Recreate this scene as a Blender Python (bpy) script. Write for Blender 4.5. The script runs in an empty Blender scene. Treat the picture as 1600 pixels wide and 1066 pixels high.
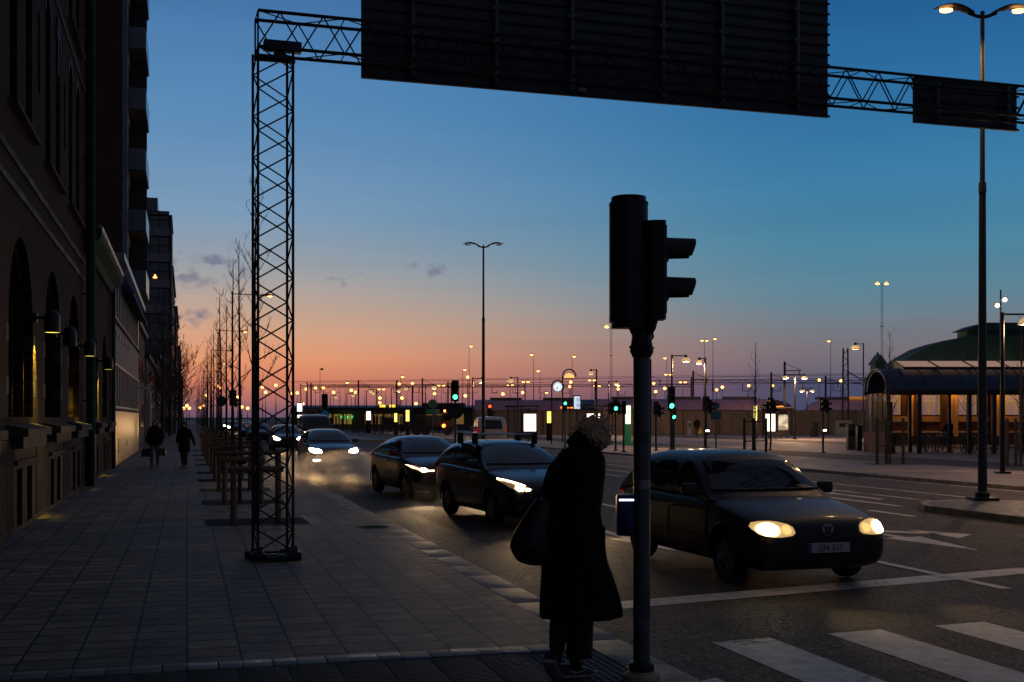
import bpy, bmesh, math, random
from mathutils import Vector, Matrix, noise as mnoise
from mathutils.bvhtree import BVHTree
random.seed(7)
R = math.radians
sc = bpy.context.scene
COL = sc.collection

# ------------------------------------------------------------------ camera
# world: +Y runs up the street, +X across it to the right, z = 0 is the top of the pavement
FPX, HY, VPX, EYE = 1867.0, 652.0, 292.0, 1.8          # focal length / horizon / street vanishing point in photo pixels
YAW = math.atan((800 - VPX) / FPX)
cs, sn = math.cos(YAW), math.sin(YAW)
cam = bpy.data.cameras.new('camera'); camo = bpy.data.objects.new('camera', cam); COL.objects.link(camo)
cam.sensor_width = 36; cam.lens = FPX / 1600 * 36
cam.shift_y = (HY - 533) / 1600
cam.clip_start = 0.1; cam.clip_end = 6000
camo.location = (0, 0, EYE); camo.rotation_euler = (R(90), 0, -YAW)
sc.camera = camo

# ------------------------------------------------------------------ dusk sky
sc.view_settings.view_transform = 'Standard'; sc.view_settings.look = 'None'
sc.view_settings.exposure = 0.0; sc.view_settings.gamma = 1.0
sc.cycles.use_denoising = True
sc.cycles.max_bounces = 5; sc.cycles.diffuse_bounces = 2; sc.cycles.glossy_bounces = 3
sc.cycles.transmission_bounces = 3; sc.cycles.volume_bounces = 1; sc.cycles.transparent_max_bounces = 8
sc.cycles.sample_clamp_indirect = 3.0
def lin(c):
    return tuple((x / 255 / 12.92) if x / 255 < 0.04045 else ((x / 255 + 0.055) / 1.055) ** 2.4 for x in c) + (1,)
world = bpy.data.worlds.new("World"); sc.world = world; world.use_nodes = True
nt = world.node_tree; nt.nodes.clear()
N = nt.nodes.new; L = nt.links.new
out = N('ShaderNodeOutputWorld'); bg = N('ShaderNodeBackground'); L(bg.outputs[0], out.inputs[0])
tc = N('ShaderNodeTexCoord'); sep = N('ShaderNodeSeparateXYZ'); L(tc.outputs['Generated'], sep.inputs[0])
def wm(op, a, b=None, c=None, clamp=False):
    m = N('ShaderNodeMath'); m.operation = op; m.use_clamp = clamp
    for i, v in enumerate((a, b, c)):
        if v is None: continue
        if isinstance(v, (int, float)): m.inputs[i].default_value = v
        else: L(v, m.inputs[i])
    return m.outputs[0]
def wramp(fac, stops):
    r = N('ShaderNodeValToRGB'); e = r.color_ramp.elements
    while len(e) > 1: e.remove(e[-1])
    e[0].position = stops[0][0]; e[0].color = lin(stops[0][1])
    for p, c in stops[1:]:
        n = e.new(p); n.color = lin(c)
    L(fac, r.inputs[0]); return r.outputs[0]
SUNAZ = R(-4)                                             # the afterglow lies a little left of the street's end
hl = wm('SQRT', wm('ADD', wm('MULTIPLY', sep.outputs[0], sep.outputs[0]), wm('ADD', wm('MULTIPLY', sep.outputs[1], sep.outputs[1]), 1e-5)))
caz = wm('DIVIDE', wm('ADD', wm('MULTIPLY', sep.outputs[0], math.sin(SUNAZ)), wm('MULTIPLY', sep.outputs[1], math.cos(SUNAZ))), hl)
az = wm('ARCCOSINE', wm('MINIMUM', wm('MAXIMUM', caz, -1), 1))   # angle from the afterglow
zz = wm('MULTIPLY', wm('MAXIMUM', sep.outputs[2], 0.0), 1.0)
zs = wm('POWER', zz, 0.5)                                  # stretch the horizon
q = lambda z: math.sqrt(z)
warm = wramp(zs, [(0, (104, 84, 106)), (q(.005), (124, 90, 106)), (q(.016), (182, 112, 104)), (q(.030), (216, 132, 102)), (q(.046), (228, 150, 110)),
                  (q(.068), (216, 164, 132)), (q(.092), (192, 166, 150)), (q(.122), (156, 162, 168)), (q(.165), (122, 154, 184)), (q(.24), (92, 140, 184)),
                  (q(.33), (68, 116, 168)), (q(.50), (66, 88, 122)), (1, (62, 63, 74))])
cool = wramp(zs, [(0, (62, 68, 96)), (q(.028), (72, 76, 104)), (q(.034), (104, 98, 116)), (q(.055), (122, 114, 122)), (q(.075), (112, 122, 132)),
                  (q(.10), (94, 132, 150)), (q(.14), (76, 132, 160)), (q(.20), (58, 122, 164)), (q(.27), (44, 108, 160)), (q(.33), (32, 92, 148)),
                  (q(.50), (58, 76, 106)), (1, (62, 63, 74))])
dark = wramp(zs, [(0, (54, 50, 58)), (q(.1), (62, 66, 82)), (q(.3), (60, 66, 86)), (1, (62, 63, 74))])
def wmix(f, a, b):
    m = N('ShaderNodeMix'); m.data_type = 'RGBA'; L(f, m.inputs[0]) if not isinstance(f, (int, float)) else None
    L(a, m.inputs[6]); L(b, m.inputs[7]); return m.outputs[2]
def wsmooth(v, a, b):
    m = N('ShaderNodeMapRange'); m.interpolation_type = 'SMOOTHSTEP'; L(v, m.inputs[0])
    m.inputs[1].default_value = a; m.inputs[2].default_value = b; return m.outputs[0]
c1 = wmix(wsmooth(az, 0.10, 0.62), warm, cool)
c2 = wmix(wsmooth(az, 0.75, 2.3), c1, dark)
# small smudges of cloud low in the afterglow
def cloud_at(px, py, rx, ry, seed, s):
    a = math.atan((px - 800) / FPX) + YAW
    z = (HY - py) / math.hypot(FPX, px - 800)
    dx = wm('SUBTRACT', wm('ARCTAN2', sep.outputs[0], sep.outputs[1]), a)
    dz = wm('SUBTRACT', sep.outputs[2], z)
    d = wm('ADD', wm('POWER', wm('ABSOLUTE', wm('DIVIDE', dx, rx)), 2.0), wm('POWER', wm('ABSOLUTE', wm('DIVIDE', dz, ry)), 2.0))
    return wm('SUBTRACT', 1.0, d, clamp=True)
mp = N('ShaderNodeMapping'); L(tc.outputs['Generated'], mp.inputs[0]); mp.inputs['Scale'].default_value = (60, 60, 110)
ns = N('ShaderNodeTexNoise'); ns.inputs['Scale'].default_value = 1.0; ns.inputs['Detail'].default_value = 5; L(mp.outputs[0], ns.inputs[0])
msk = None
for a in ((288, 428, .030, .014), (338, 412, .034, .020), (310, 497, .013, .010), (522, 443, .014, .005), (561, 433, .008, .004), (634, 411, .012, .009), (683, 428, .010, .010), (440, 420, .010, .010)):
    m_ = cloud_at(a[0], a[1], a[2], a[3], 0, 0)
    msk = m_ if msk is None else wm('MAXIMUM', msk, m_)
cl = wm('MULTIPLY', wsmooth(ns.outputs[0], .44, .66), wm('MULTIPLY', wm('POWER', msk, .8), .85))
cc = N('ShaderNodeRGB'); cc.outputs[0].default_value = lin((116, 118, 142))
c3 = wmix(cl, c2, cc.outputs[0])
mp2 = N('ShaderNodeMapping'); L(tc.outputs['Generated'], mp2.inputs[0]); mp2.inputs['Scale'].default_value = (2.5, 2.5, 34)
n2 = N('ShaderNodeTexNoise'); n2.inputs['Scale'].default_value = 1.0; n2.inputs['Detail'].default_value = 4; L(mp2.outputs[0], n2.inputs[0])
mr_ = N('ShaderNodeMapRange'); L(n2.outputs[0], mr_.inputs[0]); mr_.inputs[1].default_value = .3; mr_.inputs[2].default_value = .7; mr_.inputs[3].default_value = .955; mr_.inputs[4].default_value = 1.045
mm = N('ShaderNodeMix'); mm.data_type = 'RGBA'; mm.blend_type = 'MULTIPLY'; mm.inputs[0].default_value = 1; L(c3, mm.inputs[6]); L(mr_.outputs[0], mm.inputs[7])
L(mm.outputs[2], bg.inputs[0]); bg.inputs[1].default_value = 1.0

# ------------------------------------------------------------------ photo pixel -> place in the world
def ray(px):
    k = (px - 800) / FPX; return k
def D(px, d, z=0.0):                       # point at camera depth d
    r = ray(px) * d
    return Vector((cs * r + sn * d, -sn * r + cs * d, z))
def dep(x, y): return sn * x + cs * y
def zat(py, d): return EYE + (HY - py) / FPX * d
def G(px, py, z=0.0):
    d = FPX * (EYE - z) / (py - HY); return D(px, d, z)

# ------------------------------------------------------------------ materials
MAT = {}
def pm(name, col, rough=.6, metal=0, emit=None, es=0, spec=.5, var=0, vs=6, bump=0, bs=30, coat=0, alpha=1, trans=0):
    if name in MAT: return MAT[name]
    m = bpy.data.materials.new(name); m.use_nodes = True; MAT[name] = m
    t = m.node_tree; b = t.nodes['Principled BSDF']
    b.inputs['Base Color'].default_value = (*col, 1); b.inputs['Roughness'].default_value = rough
    b.inputs['Metallic'].default_value = metal; b.inputs['Specular IOR Level'].default_value = spec
    b.inputs['Coat Weight'].default_value = coat; b.inputs['Coat Roughness'].default_value = .08
    b.inputs['Alpha'].default_value = alpha; b.inputs['Transmission Weight'].default_value = trans
    if emit: b.inputs['Emission Color'].default_value = (*emit, 1); b.inputs['Emission Strength'].default_value = es
    if var or bump:
        tcn = t.nodes.new('ShaderNodeTexCoord')
        n1 = t.nodes.new('ShaderNodeTexNoise'); n1.inputs['Scale'].default_value = vs; n1.inputs['Detail'].default_value = 6
        t.links.new(tcn.outputs['Object'], n1.inputs[0])
        if var:
            mr = t.nodes.new('ShaderNodeMapRange'); t.links.new(n1.outputs[0], mr.inputs[0])
            mr.inputs[1].default_value = .3; mr.inputs[2].default_value = .7; mr.inputs[3].default_value = 1 - var; mr.inputs[4].default_value = 1 + var
            mx = t.nodes.new('ShaderNodeMix'); mx.data_type = 'RGBA'; mx.blend_type = 'MULTIPLY'; mx.inputs[0].default_value = 1
            mx.inputs[6].default_value = (*col, 1); t.links.new(mr.outputs[0], mx.inputs[7]); t.links.new(mx.outputs[2], b.inputs['Base Color'])
        if bump:
            n2 = t.nodes.new('ShaderNodeTexNoise'); n2.inputs['Scale'].default_value = bs; n2.inputs['Detail'].default_value = 4
            t.links.new(tcn.outputs['Object'], n2.inputs[0])
            bp = t.nodes.new('ShaderNodeBump'); bp.inputs['Strength'].default_value = bump; bp.inputs['Distance'].default_value = .02
            t.links.new(n2.outputs[0], bp.inputs['Height']); t.links.new(bp.outputs[0], b.inputs['Normal'])
    return m
def em(name, col, s): return pm(name, tuple(min(.8, c) for c in col), .5, emit=col, es=s)

def grid_mat(name, sx, sy, joint, c_lo, c_hi, cj, rough=.6, jit=True, offs=False, ax=('X', 'Y'), bump=.35, tint=None, rvar=.15, stain=.25, jb=1.0, spec=.5, spots=False, rowj=1.0):
    """slabs / bricks: cells sx by sy with a joint, each cell its own tone; offs = running bond"""
    m = bpy.data.materials.new(name); m.use_nodes = True; MAT[name] = m
    t = m.node_tree; b = t.nodes['Principled BSDF']; nn = t.nodes.new; ll = t.links.new
    def mt(op, a, bb=None, c=None, clamp=False):
        x = nn('ShaderNodeMath'); x.operation = op; x.use_clamp = clamp
        for i, v in enumerate((a, bb, c)):
            if v is None: continue
            if isinstance(v, (int, float)): x.inputs[i].default_value = v
            else: ll(v, x.inputs[i])
        return x.outputs[0]
    tcn = nn('ShaderNodeTexCoord'); sp = nn('ShaderNodeSeparateXYZ'); ll(tcn.outputs['Object'], sp.inputs[0])
    u = mt('DIVIDE', sp.outputs[ax[0]], sx); 
    if jit:       # columns run along, rows slip from column to column
        iu = mt('FLOOR', u)
        w = nn('ShaderNodeTexWhiteNoise'); w.noise_dimensions = '1D'; ll(iu, w.inputs['W'])
        v = mt('ADD', mt('DIVIDE', sp.outputs[ax[1]], sy), mt('MULTIPLY', w.outputs[0], 1.0))
        iv = mt('FLOOR', v)
    else:         # rows run along, running bond
        v = mt('DIVIDE', sp.outputs[ax[1]], sy); iv = mt('FLOOR', v)
        if offs: u = mt('ADD', u, mt('MULTIPLY', mt('MODULO', iv, 2.0), .5))
        iu = mt('FLOOR', u)
    fu = mt('SUBTRACT', u, iu); fv = mt('SUBTRACT', v, iv)
    eu = mt('MULTIPLY', mt('MINIMUM', fu, mt('SUBTRACT', 1.0, fu)), sx); ev = mt('MULTIPLY', mt('MINIMUM', fv, mt('SUBTRACT', 1.0, fv)), sy)
    e = mt('MINIMUM', eu, mt('MULTIPLY', ev, rowj))
    jr = nn('ShaderNodeMapRange'); jr.interpolation_type = 'SMOOTHSTEP'; ll(e, jr.inputs[0]); jr.inputs[1].default_value = joint * .4; jr.inputs[2].default_value = joint
    b.inputs['Specular IOR Level'].default_value = spec
    cx = nn('ShaderNodeCombineXYZ'); ll(iu, cx.inputs[0]); ll(iv, cx.inputs[1])
    w2 = nn('ShaderNodeTexWhiteNoise'); w2.noise_dimensions = '3D'; ll(cx.outputs[0], w2.inputs['Vector'])
    mx = nn('ShaderNodeMix'); mx.data_type = 'RGBA'; ll(w2.outputs[0], mx.inputs[0]); mx.inputs[6].default_value = (*c_lo, 1); mx.inputs[7].default_value = (*c_hi, 1)
    col = mx.outputs[2]
    if tint:
        sc2 = nn('ShaderNodeSeparateColor'); ll(w2.outputs[1], sc2.inputs[0])
        mt2 = nn('ShaderNodeMix'); mt2.data_type = 'RGBA'; ll(mt('MULTIPLY', sc2.outputs[1], .5), mt2.inputs[0]); ll(col, mt2.inputs[6]); mt2.inputs[7].default_value = (*tint, 1); col = mt2.outputs[2]
    n1 = nn('ShaderNodeTexNoise'); n1.inputs['Scale'].default_value = .9; n1.inputs['Detail'].default_value = 7; n1.inputs['Roughness'].default_value = .65; ll(tcn.outputs['Object'], n1.inputs[0])
    mr = nn('ShaderNodeMapRange'); ll(n1.outputs[0], mr.inputs[0]); mr.inputs[1].default_value = .3; mr.inputs[2].default_value = .7; mr.inputs[3].default_value = 1 - stain; mr.inputs[4].default_value = 1 + stain
    ms = nn('ShaderNodeMix'); ms.data_type = 'RGBA'; ms.blend_type = 'MULTIPLY'; ms.inputs[0].default_value = 1; ll(col, ms.inputs[6])
    if spots:       # trodden gum and small stains
        vo = nn('ShaderNodeTexVoronoi'); vo.inputs['Scale'].default_value = 1.9; ll(tcn.outputs['Object'], vo.inputs[0])
        sr = nn('ShaderNodeMapRange'); ll(vo.outputs['Distance'], sr.inputs[0]); sr.inputs[1].default_value = .035; sr.inputs[2].default_value = .06; sr.inputs[3].default_value = .5; sr.inputs[4].default_value = 1
        n5 = nn('ShaderNodeTexNoise'); n5.inputs['Scale'].default_value = 5.5; n5.inputs['Detail'].default_value = 8; n5.inputs['Roughness'].default_value = .7; ll(tcn.outputs['Object'], n5.inputs[0])
        s5 = nn('ShaderNodeMapRange'); ll(n5.outputs[0], s5.inputs[0]); s5.inputs[1].default_value = .35; s5.inputs[2].default_value = .68; s5.inputs[3].default_value = .62; s5.inputs[4].default_value = 1.38
        ll(mt('MULTIPLY', mt('MULTIPLY', mr.outputs[0], sr.outputs[0]), s5.outputs[0]), ms.inputs[7])
    else: ll(mr.outputs[0], ms.inputs[7])
    mj = nn('ShaderNodeMix'); mj.data_type = 'RGBA'; ll(jr.outputs[0], mj.inputs[0]); mj.inputs[6].default_value = (*cj, 1); ll(ms.outputs[2], mj.inputs[7])
    ll(mj.outputs[2], b.inputs['Base Color'])
    rr = nn('ShaderNodeMapRange'); ll(w2.outputs[0], rr.inputs[0]); rr.inputs[3].default_value = rough - rvar; rr.inputs[4].default_value = rough + rvar; ll(rr.outputs[0], b.inputs['Roughness'])
    n3 = nn('ShaderNodeTexNoise'); n3.inputs['Scale'].default_value = 45; n3.inputs['Detail'].default_value = 3; ll(tcn.outputs['Object'], n3.inputs[0])
    hgt = mt('ADD', mt('MULTIPLY', jr.outputs[0], jb), mt('MULTIPLY', n3.outputs[0], .5))
    bp = nn('ShaderNodeBump'); bp.inputs['Strength'].default_value = bump; bp.inputs['Distance'].default_value = .01
    ll(hgt, bp.inputs['Height']); ll(bp.outputs[0], b.inputs['Normal'])
    return m

# ------------------------------------------------------------------ mesh builder
class MB:
    def __init__(s): s.v = []; s.f = []; s.m = []; s.cur = 0
    def add(s, vs, fs, M=None):
        o = len(s.v)
        s.v += [tuple(M @ Vector(p)) if M else tuple(p) for p in vs]
        s.f += [tuple(i + o for i in f) for f in fs]; s.m += [s.cur] * len(fs); return s
    def box(s, x0, x1, y0, y1, z0, z1, M=None):
        if x1 < x0: x0, x1 = x1, x0
        if y1 < y0: y0, y1 = y1, y0
        if z1 < z0: z0, z1 = z1, z0
        return s.add([(x0, y0, z0), (x1, y0, z0), (x1, y1, z0), (x0, y1, z0), (x0, y0, z1), (x1, y0, z1), (x1, y1, z1), (x0, y1, z1)],
                     [(3, 2, 1, 0), (4, 5, 6, 7), (0, 1, 5, 4), (1, 2, 6, 5), (2, 3, 7, 6), (3, 0, 4, 7)], M)
    def bbox(s, x0, x1, y0, y1, z0, z1, b=.01, M=None):     # bevelled box
        bm = bmesh.new(); bmesh.ops.create_cube(bm, size=1)
        for v in bm.verts: v.co = Vector(((x0 + x1) / 2 + v.co.x * (x1 - x0), (y0 + y1) / 2 + v.co.y * (y1 - y0), (z0 + z1) / 2 + v.co.z * (z1 - z0)))
        bmesh.ops.bevel(bm, geom=bm.edges[:], offset=b, segments=2, affect='EDGES', profile=.6)
        s.add([v.co[:] for v in bm.verts], [tuple(v.index for v in f.verts) for f in bm.faces], M) if [bm.verts.index_update()] else 0
        bm.free(); return s
    def path(s, pts, rad, n=8, caps=True, M=None, sq=None):
        pts = [Vector(p) for p in pts]
        if not hasattr(rad, '__len__'): rad = [rad] * len(pts)
        vs, fs = [], []; ref = None
        for i, p in enumerate(pts):
            t = (pts[min(i + 1, len(pts) - 1)] - pts[max(i - 1, 0)]).normalized()
            if ref is None: ref = Vector((0, 0, 1)) if abs(t.z) < .9 else Vector((1, 0, 0))
            a = t.cross(ref)
            if a.length < 1e-4: a = t.cross(Vector((.3, .8, .1)))
            a.normalize(); b = t.cross(a).normalized(); ref = -b if False else ref
            for k in range(n):
                w = 2 * math.pi * (k + .5) / n
                vs.append(p + (a * math.cos(w) + b * math.sin(w)) * rad[i])
        for i in range(len(pts) - 1):
            for k in range(n):
                k2 = (k + 1) % n
                fs.append((i * n + k, i * n + k2, (i + 1) * n + k2, (i + 1) * n + k))
        if caps: fs.append(tuple(range(n - 1, -1, -1))); fs.append(tuple((len(pts) - 1) * n + k for k in range(n)))
        return s.add([v[:] for v in vs], [f[::-1] for f in fs], M)
    def tube(s, p0, p1, r0, r1=None, n=8, M=None): return s.path([p0, p1], [r0, r0 if r1 is None else r1], n, True, M)
    def lathe(s, prof, n=16, M=None, cap=True):
        vs, fs = [], []
        for r, z in prof:
            for k in range(n):
                w = 2 * math.pi * k / n; vs.append((r * math.cos(w), r * math.sin(w), z))
        for i in range(len(prof) - 1):
            for k in range(n):
                k2 = (k + 1) % n; fs.append((i * n + k, i * n + k2, (i + 1) * n + k2, (i + 1) * n + k))
        if cap: fs.append(tuple(range(n - 1, -1, -1))); fs.append(tuple((len(prof) - 1) * n + k for k in range(n)))
        return s.add(vs, fs, M)
    def ball(s, c, r, nu=12, nv=8, M=None):
        if not hasattr(r, '__len__'): r = (r, r, r)
        vs, fs = [(c[0], c[1], c[2] - r[2])], []
        for j in range(1, nv):
            ph = math.pi * j / nv - math.pi / 2
            for i in range(nu):
                w = 2 * math.pi * i / nu; vs.append((c[0] + r[0] * math.cos(ph) * math.cos(w), c[1] + r[1] * math.cos(ph) * math.sin(w), c[2] + r[2] * math.sin(ph)))
        vs.append((c[0], c[1], c[2] + r[2])); T = len(vs) - 1
        for i in range(nu):
            i2 = (i + 1) % nu
            fs.append((0, 1 + i2, 1 + i)); fs.append((T, 1 + (nv - 2) * nu + i, 1 + (nv - 2) * nu + i2))
            for j in range(nv - 2): a = 1 + j * nu; fs.append((a + i, a + i2, a + nu + i2, a + nu + i))
        return s.add(vs, fs, M)
    def prism(s, poly, a0, a1, ax='y', M=None):              # polygon in the plane normal to ax
        n = len(poly)
        def P(p, a): return {'x': (a, p[0], p[1]), 'y': (p[0], a, p[1]), 'z': (p[0], p[1], a)}[ax]
        vs = [P(p, a0) for p in poly] + [P(p, a1) for p in poly]
        fs = [tuple(range(n)), tuple(range(2 * n - 1, n - 1, -1))] + [(i, i + n, (i + 1) % n + n, (i + 1) % n) for i in range(n)]
        return s.add(vs, fs, M)
    def rings(s, rg, caps=True, M=None):
        n = len(rg[0]); vs = [p for r in rg for p in r]; fs = []
        for i in range(len(rg) - 1):
            for k in range(n): k2 = (k + 1) % n; fs.append((i * n + k, i * n + k2, (i + 1) * n + k2, (i + 1) * n + k))
        if caps: fs.append(tuple(range(n - 1, -1, -1))); fs.append(tuple((len(rg) - 1) * n + k for k in range(n)))
        return s.add(vs, fs, M)
    def mesh(s, name='m', fix=True):
        me = bpy.data.meshes.new(name); me.from_pydata(s.v, [], s.f)
        if fix:
            bm = bmesh.new(); bm.from_mesh(me); bmesh.ops.recalc_face_normals(bm, faces=bm.faces[:]); bm.to_mesh(me); bm.free()
        return me
    def build(s, name, mat, parent=None, smooth=40, fix=True):
        me = s.mesh(name, fix); 
        mats = mat if isinstance(mat, (list, tuple)) else [mat]
        for m in mats: me.materials.append(m)
        if len(mats) > 1: me.polygons.foreach_set('material_index', s.m)
        return link(name, me, parent, smooth)
def link(name, me, parent=None, smooth=40):
    if smooth:
        me.polygons.foreach_set('use_smooth', [True] * len(me.polygons)); me.set_sharp_from_angle(angle=R(smooth))
    o = bpy.data.objects.new(name, me); COL.objects.link(o)
    if parent: o.parent = parent
    return o
def evaluate(me, mods):
    o = bpy.data.objects.new('tmp', me); COL.objects.link(o)
    for ty, kw in mods:
        m = o.modifiers.new('m', ty)
        for k, v in kw.items(): setattr(m, k, v)
    dg = bpy.context.evaluated_depsgraph_get(); dg.update()
    r = bpy.data.meshes.new_from_object(o.evaluated_get(dg))
    bpy.data.objects.remove(o); return r
def boolean_cut(me, cutter):
    c = bpy.data.objects.new('cut', cutter); COL.objects.link(c)
    r = evaluate(me, [('BOOLEAN', dict(operation='DIFFERENCE', solver='EXACT', object=c))])
    bpy.data.objects.remove(c); return r
def voxel(mb, size, smooth_it=6):
    me = mb.mesh('vox')
    return evaluate(me, [('REMESH', dict(mode='VOXEL', voxel_size=size)), ('SMOOTH', dict(factor=.5, iterations=smooth_it))])
def thing(name, label, cat, loc=(0, 0, 0), rz=0, group=None):
    o = bpy.data.objects.new(name, None); COL.objects.link(o); o.location = loc; o.rotation_euler = (0, 0, rz); o.empty_display_size = .2
    tag(o, label, cat, group); return o
def tag(o, label, cat, group=None, kind=None):
    o['label'] = label; o['category'] = cat
    if group: o['group'] = group
    if kind: o['kind'] = kind
    return o
def struct(o): o['kind'] = 'structure'; return o
def dup(root, label=None, loc=None, rz=None, group=None, scale=None):
    def cp(o, par):
        c = o.copy(); COL.objects.link(c)
        if par: c.parent = par
        for ch in o.children: cp(ch, c)
        return c
    r = cp(root, None)
    if label: r['label'] = label
    if group: r['group'] = group
    if loc is not None: r.location = loc
    if rz is not None: r.rotation_euler = (0, 0, rz)
    if scale: r.scale = (scale, scale, scale) if not hasattr(scale, '__len__') else scale
    return r
def text_mesh(txt, size, ext=.001):
    cu = bpy.data.curves.new('t', 'FONT'); cu.body = txt; cu.size = size; cu.extrude = ext; cu.align_x = 'CENTER'; cu.align_y = 'CENTER'
    o = bpy.data.objects.new('t', cu); COL.objects.link(o)
    dg = bpy.context.evaluated_depsgraph_get(); dg.update()
    me = bpy.data.meshes.new_from_object(o.evaluated_get(dg)); bpy.data.objects.remove(o); return me
def lamp_light(name, parent, loc, col, watts, rot=None, size=.05, angle=None, blend=.6):
    l = bpy.data.lights.new(name, 'SPOT' if angle else 'POINT'); l.energy = watts; l.color = col; l.shadow_soft_size = size
    if angle: l.spot_size = R(angle); l.spot_blend = blend
    o = bpy.data.objects.new(name, l); COL.objects.link(o); o.parent = parent; o.location = loc
    if rot: o.rotation_euler = rot
    return o
ORD = ['first', 'second', 'third', 'fourth', 'fifth', 'sixth', 'seventh', 'eighth', 'ninth', 'tenth', 'eleventh', 'twelfth', 'thirteenth', 'fourteenth', 'fifteenth', 'sixteenth', 'seventeenth', 'eighteenth', 'nineteenth', 'twentieth']

steel = pm('dark_steel', (.018, .017, .020), .5, .4, var=.2, vs=3)
grey_steel = pm('galvanised_steel', (.11, .12, .13), .45, .6, var=.2, vs=5)
blackp = pm('black_plastic', (.010, .010, .011), .45)
rubber = pm('tyre_rubber', (.012, .012, .012), .8)
glass = pm('dark_glass', (.006, .008, .010), .06, 0, spec=.9, coat=.5)
granite = pm('granite', (.32, .25, .18), .60, spec=.2, var=.45, vs=4, bump=.3, bs=60)
sodium = em('sodium_lamp', (1, .40, .09), 6.5)
warmlamp = em('warm_lamp', (1, .62, .25), 10)
white_led = em('white_panel', (1, .92, .78), 2.2)
green_led = em('green_signal', (.05, 1, .42), 6)
red_led = em('red_signal', (1, .05, .02), 5)
wood = pm('guard_wood', (.24, .15, .085), .75, var=.35, vs=9, bump=.3)
bark = pm('bark', (.045, .036, .032), .85, var=.3, vs=10)
# ================================================================== ground
def asphalt_mat(name, base, rough):
    m = pm(name, base, rough, spec=.28, var=.3, vs=.7, bump=1.0, bs=48); t = m.node_tree; b = t.nodes['Principled BSDF']
    src = b.inputs['Base Color'].links[0].from_socket
    tcn = t.nodes.new('ShaderNodeTexCoord'); v = t.nodes.new('ShaderNodeTexVoronoi'); v.inputs['Scale'].default_value = 38; t.links.new(tcn.outputs['Object'], v.inputs[0])
    w = t.nodes.new('ShaderNodeSeparateColor'); t.links.new(v.outputs['Color'], w.inputs[0])
    mr = t.nodes.new('ShaderNodeMapRange'); t.links.new(w.outputs[0], mr.inputs[0]); mr.inputs[1].default_value = .25; mr.inputs[3].default_value = .55; mr.inputs[4].default_value = 2.1
    mx = t.nodes.new('ShaderNodeMix'); mx.data_type = 'RGBA'; mx.blend_type = 'MULTIPLY'; mx.inputs[0].default_value = 1; t.links.new(src, mx.inputs[6]); t.links.new(mr.outputs[0], mx.inputs[7]); t.links.new(mx.outputs[2], b.inputs['Base Color'])
    mr2 = t.nodes.new('ShaderNodeMapRange'); t.links.new(w.outputs[1], mr2.inputs[0]); mr2.inputs[3].default_value = rough - .12; mr2.inputs[4].default_value = rough + .25; t.links.new(mr2.outputs[0], b.inputs['Roughness'])
    return m
asphalt = asphalt_mat('asphalt', (.058, .047, .039), .66)
pv = grid_mat('pavement_slabs', .395, .35, .013, (.215, .160, .114), (.375, .285, .206), (.010, .008, .007), rough=.66, jit=True, tint=(.150, .118, .100), bump=.35, stain=.35, jb=.0, spec=.18, spots=True, rowj=.50, rvar=.03)
plaza_m = grid_mat('plaza_slabs', .9, .9, .02, (.20, .165, .155), (.29, .24, .22), (.06, .055, .055), rough=.7, jit=True, bump=.3, stain=.35)
farg = pm('far_ground', (.05, .048, .05), .9, var=.3, vs=.05)
sett = grid_mat('granite_setts', .12, .10, .02, (.06, .055, .05), (.13, .12, .11), (.015, .015, .015), rough=.6, offs=True, jit=False)
paint = pm('road_paint', (.62, .56, .50), .55, var=.22, vs=7, bump=.35, bs=90)

def worn(m, base, under):
    """paint rubbed through to the asphalt in patches and along the wheel tracks"""
    t = m.node_tree; b = t.nodes['Principled BSDF']; src = b.inputs['Base Color'].links[0].from_socket; nn = t.nodes.new; ll = t.links.new
    tcn = nn('ShaderNodeTexCoord'); n = nn('ShaderNodeTexNoise'); n.inputs['Scale'].default_value = 9; n.inputs['Detail'].default_value = 10; n.inputs['Roughness'].default_value = .75; ll(tcn.outputs['Object'], n.inputs[0])
    n2 = nn('ShaderNodeTexNoise'); n2.inputs['Scale'].default_value = .9; ll(tcn.outputs['Object'], n2.inputs[0])
    ad = nn('ShaderNodeMath'); ad.operation = 'ADD'; ll(n.outputs[0], ad.inputs[0]); ll(n2.outputs[0], ad.inputs[1])
    r = nn('ShaderNodeMapRange'); r.inputs[1].default_value = .78; r.inputs[2].default_value = .88; ll(ad.outputs[0], r.inputs[0])
    mx = nn('ShaderNodeMix'); mx.data_type = 'RGBA'; ll(r.outputs[0], mx.inputs[0]); mx.inputs[6].default_value = (*under, 1); ll(src, mx.inputs[7]); ll(mx.outputs[2], b.inputs['Base Color'])
worn(paint, None, (.13, .12, .11))
def sheet(name, x0, x1, y0, y1, z, mat):
    b = MB(); b.add([(x0, y0, z), (x1, y0, z), (x1, y1, z), (x0, y1, z)], [(0, 1, 2, 3)]); return struct(b.build(name, mat, smooth=0))
sheet('ground', -3000, 3000, -60, 5500, -.13, farg)
sheet('road', 3.40, 20.9, -20, 700, -.10, asphalt)
def slab(name, x0, x1, y0, y1, z0, z1, mat):
    b = MB(); b.box(x0, x1, y0, y1, z0, z1); return struct(b.build(name, mat, smooth=0))
slab('pavement', -2.9, 3.05, 9.05, 700, -.25, 0, pv)
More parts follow.
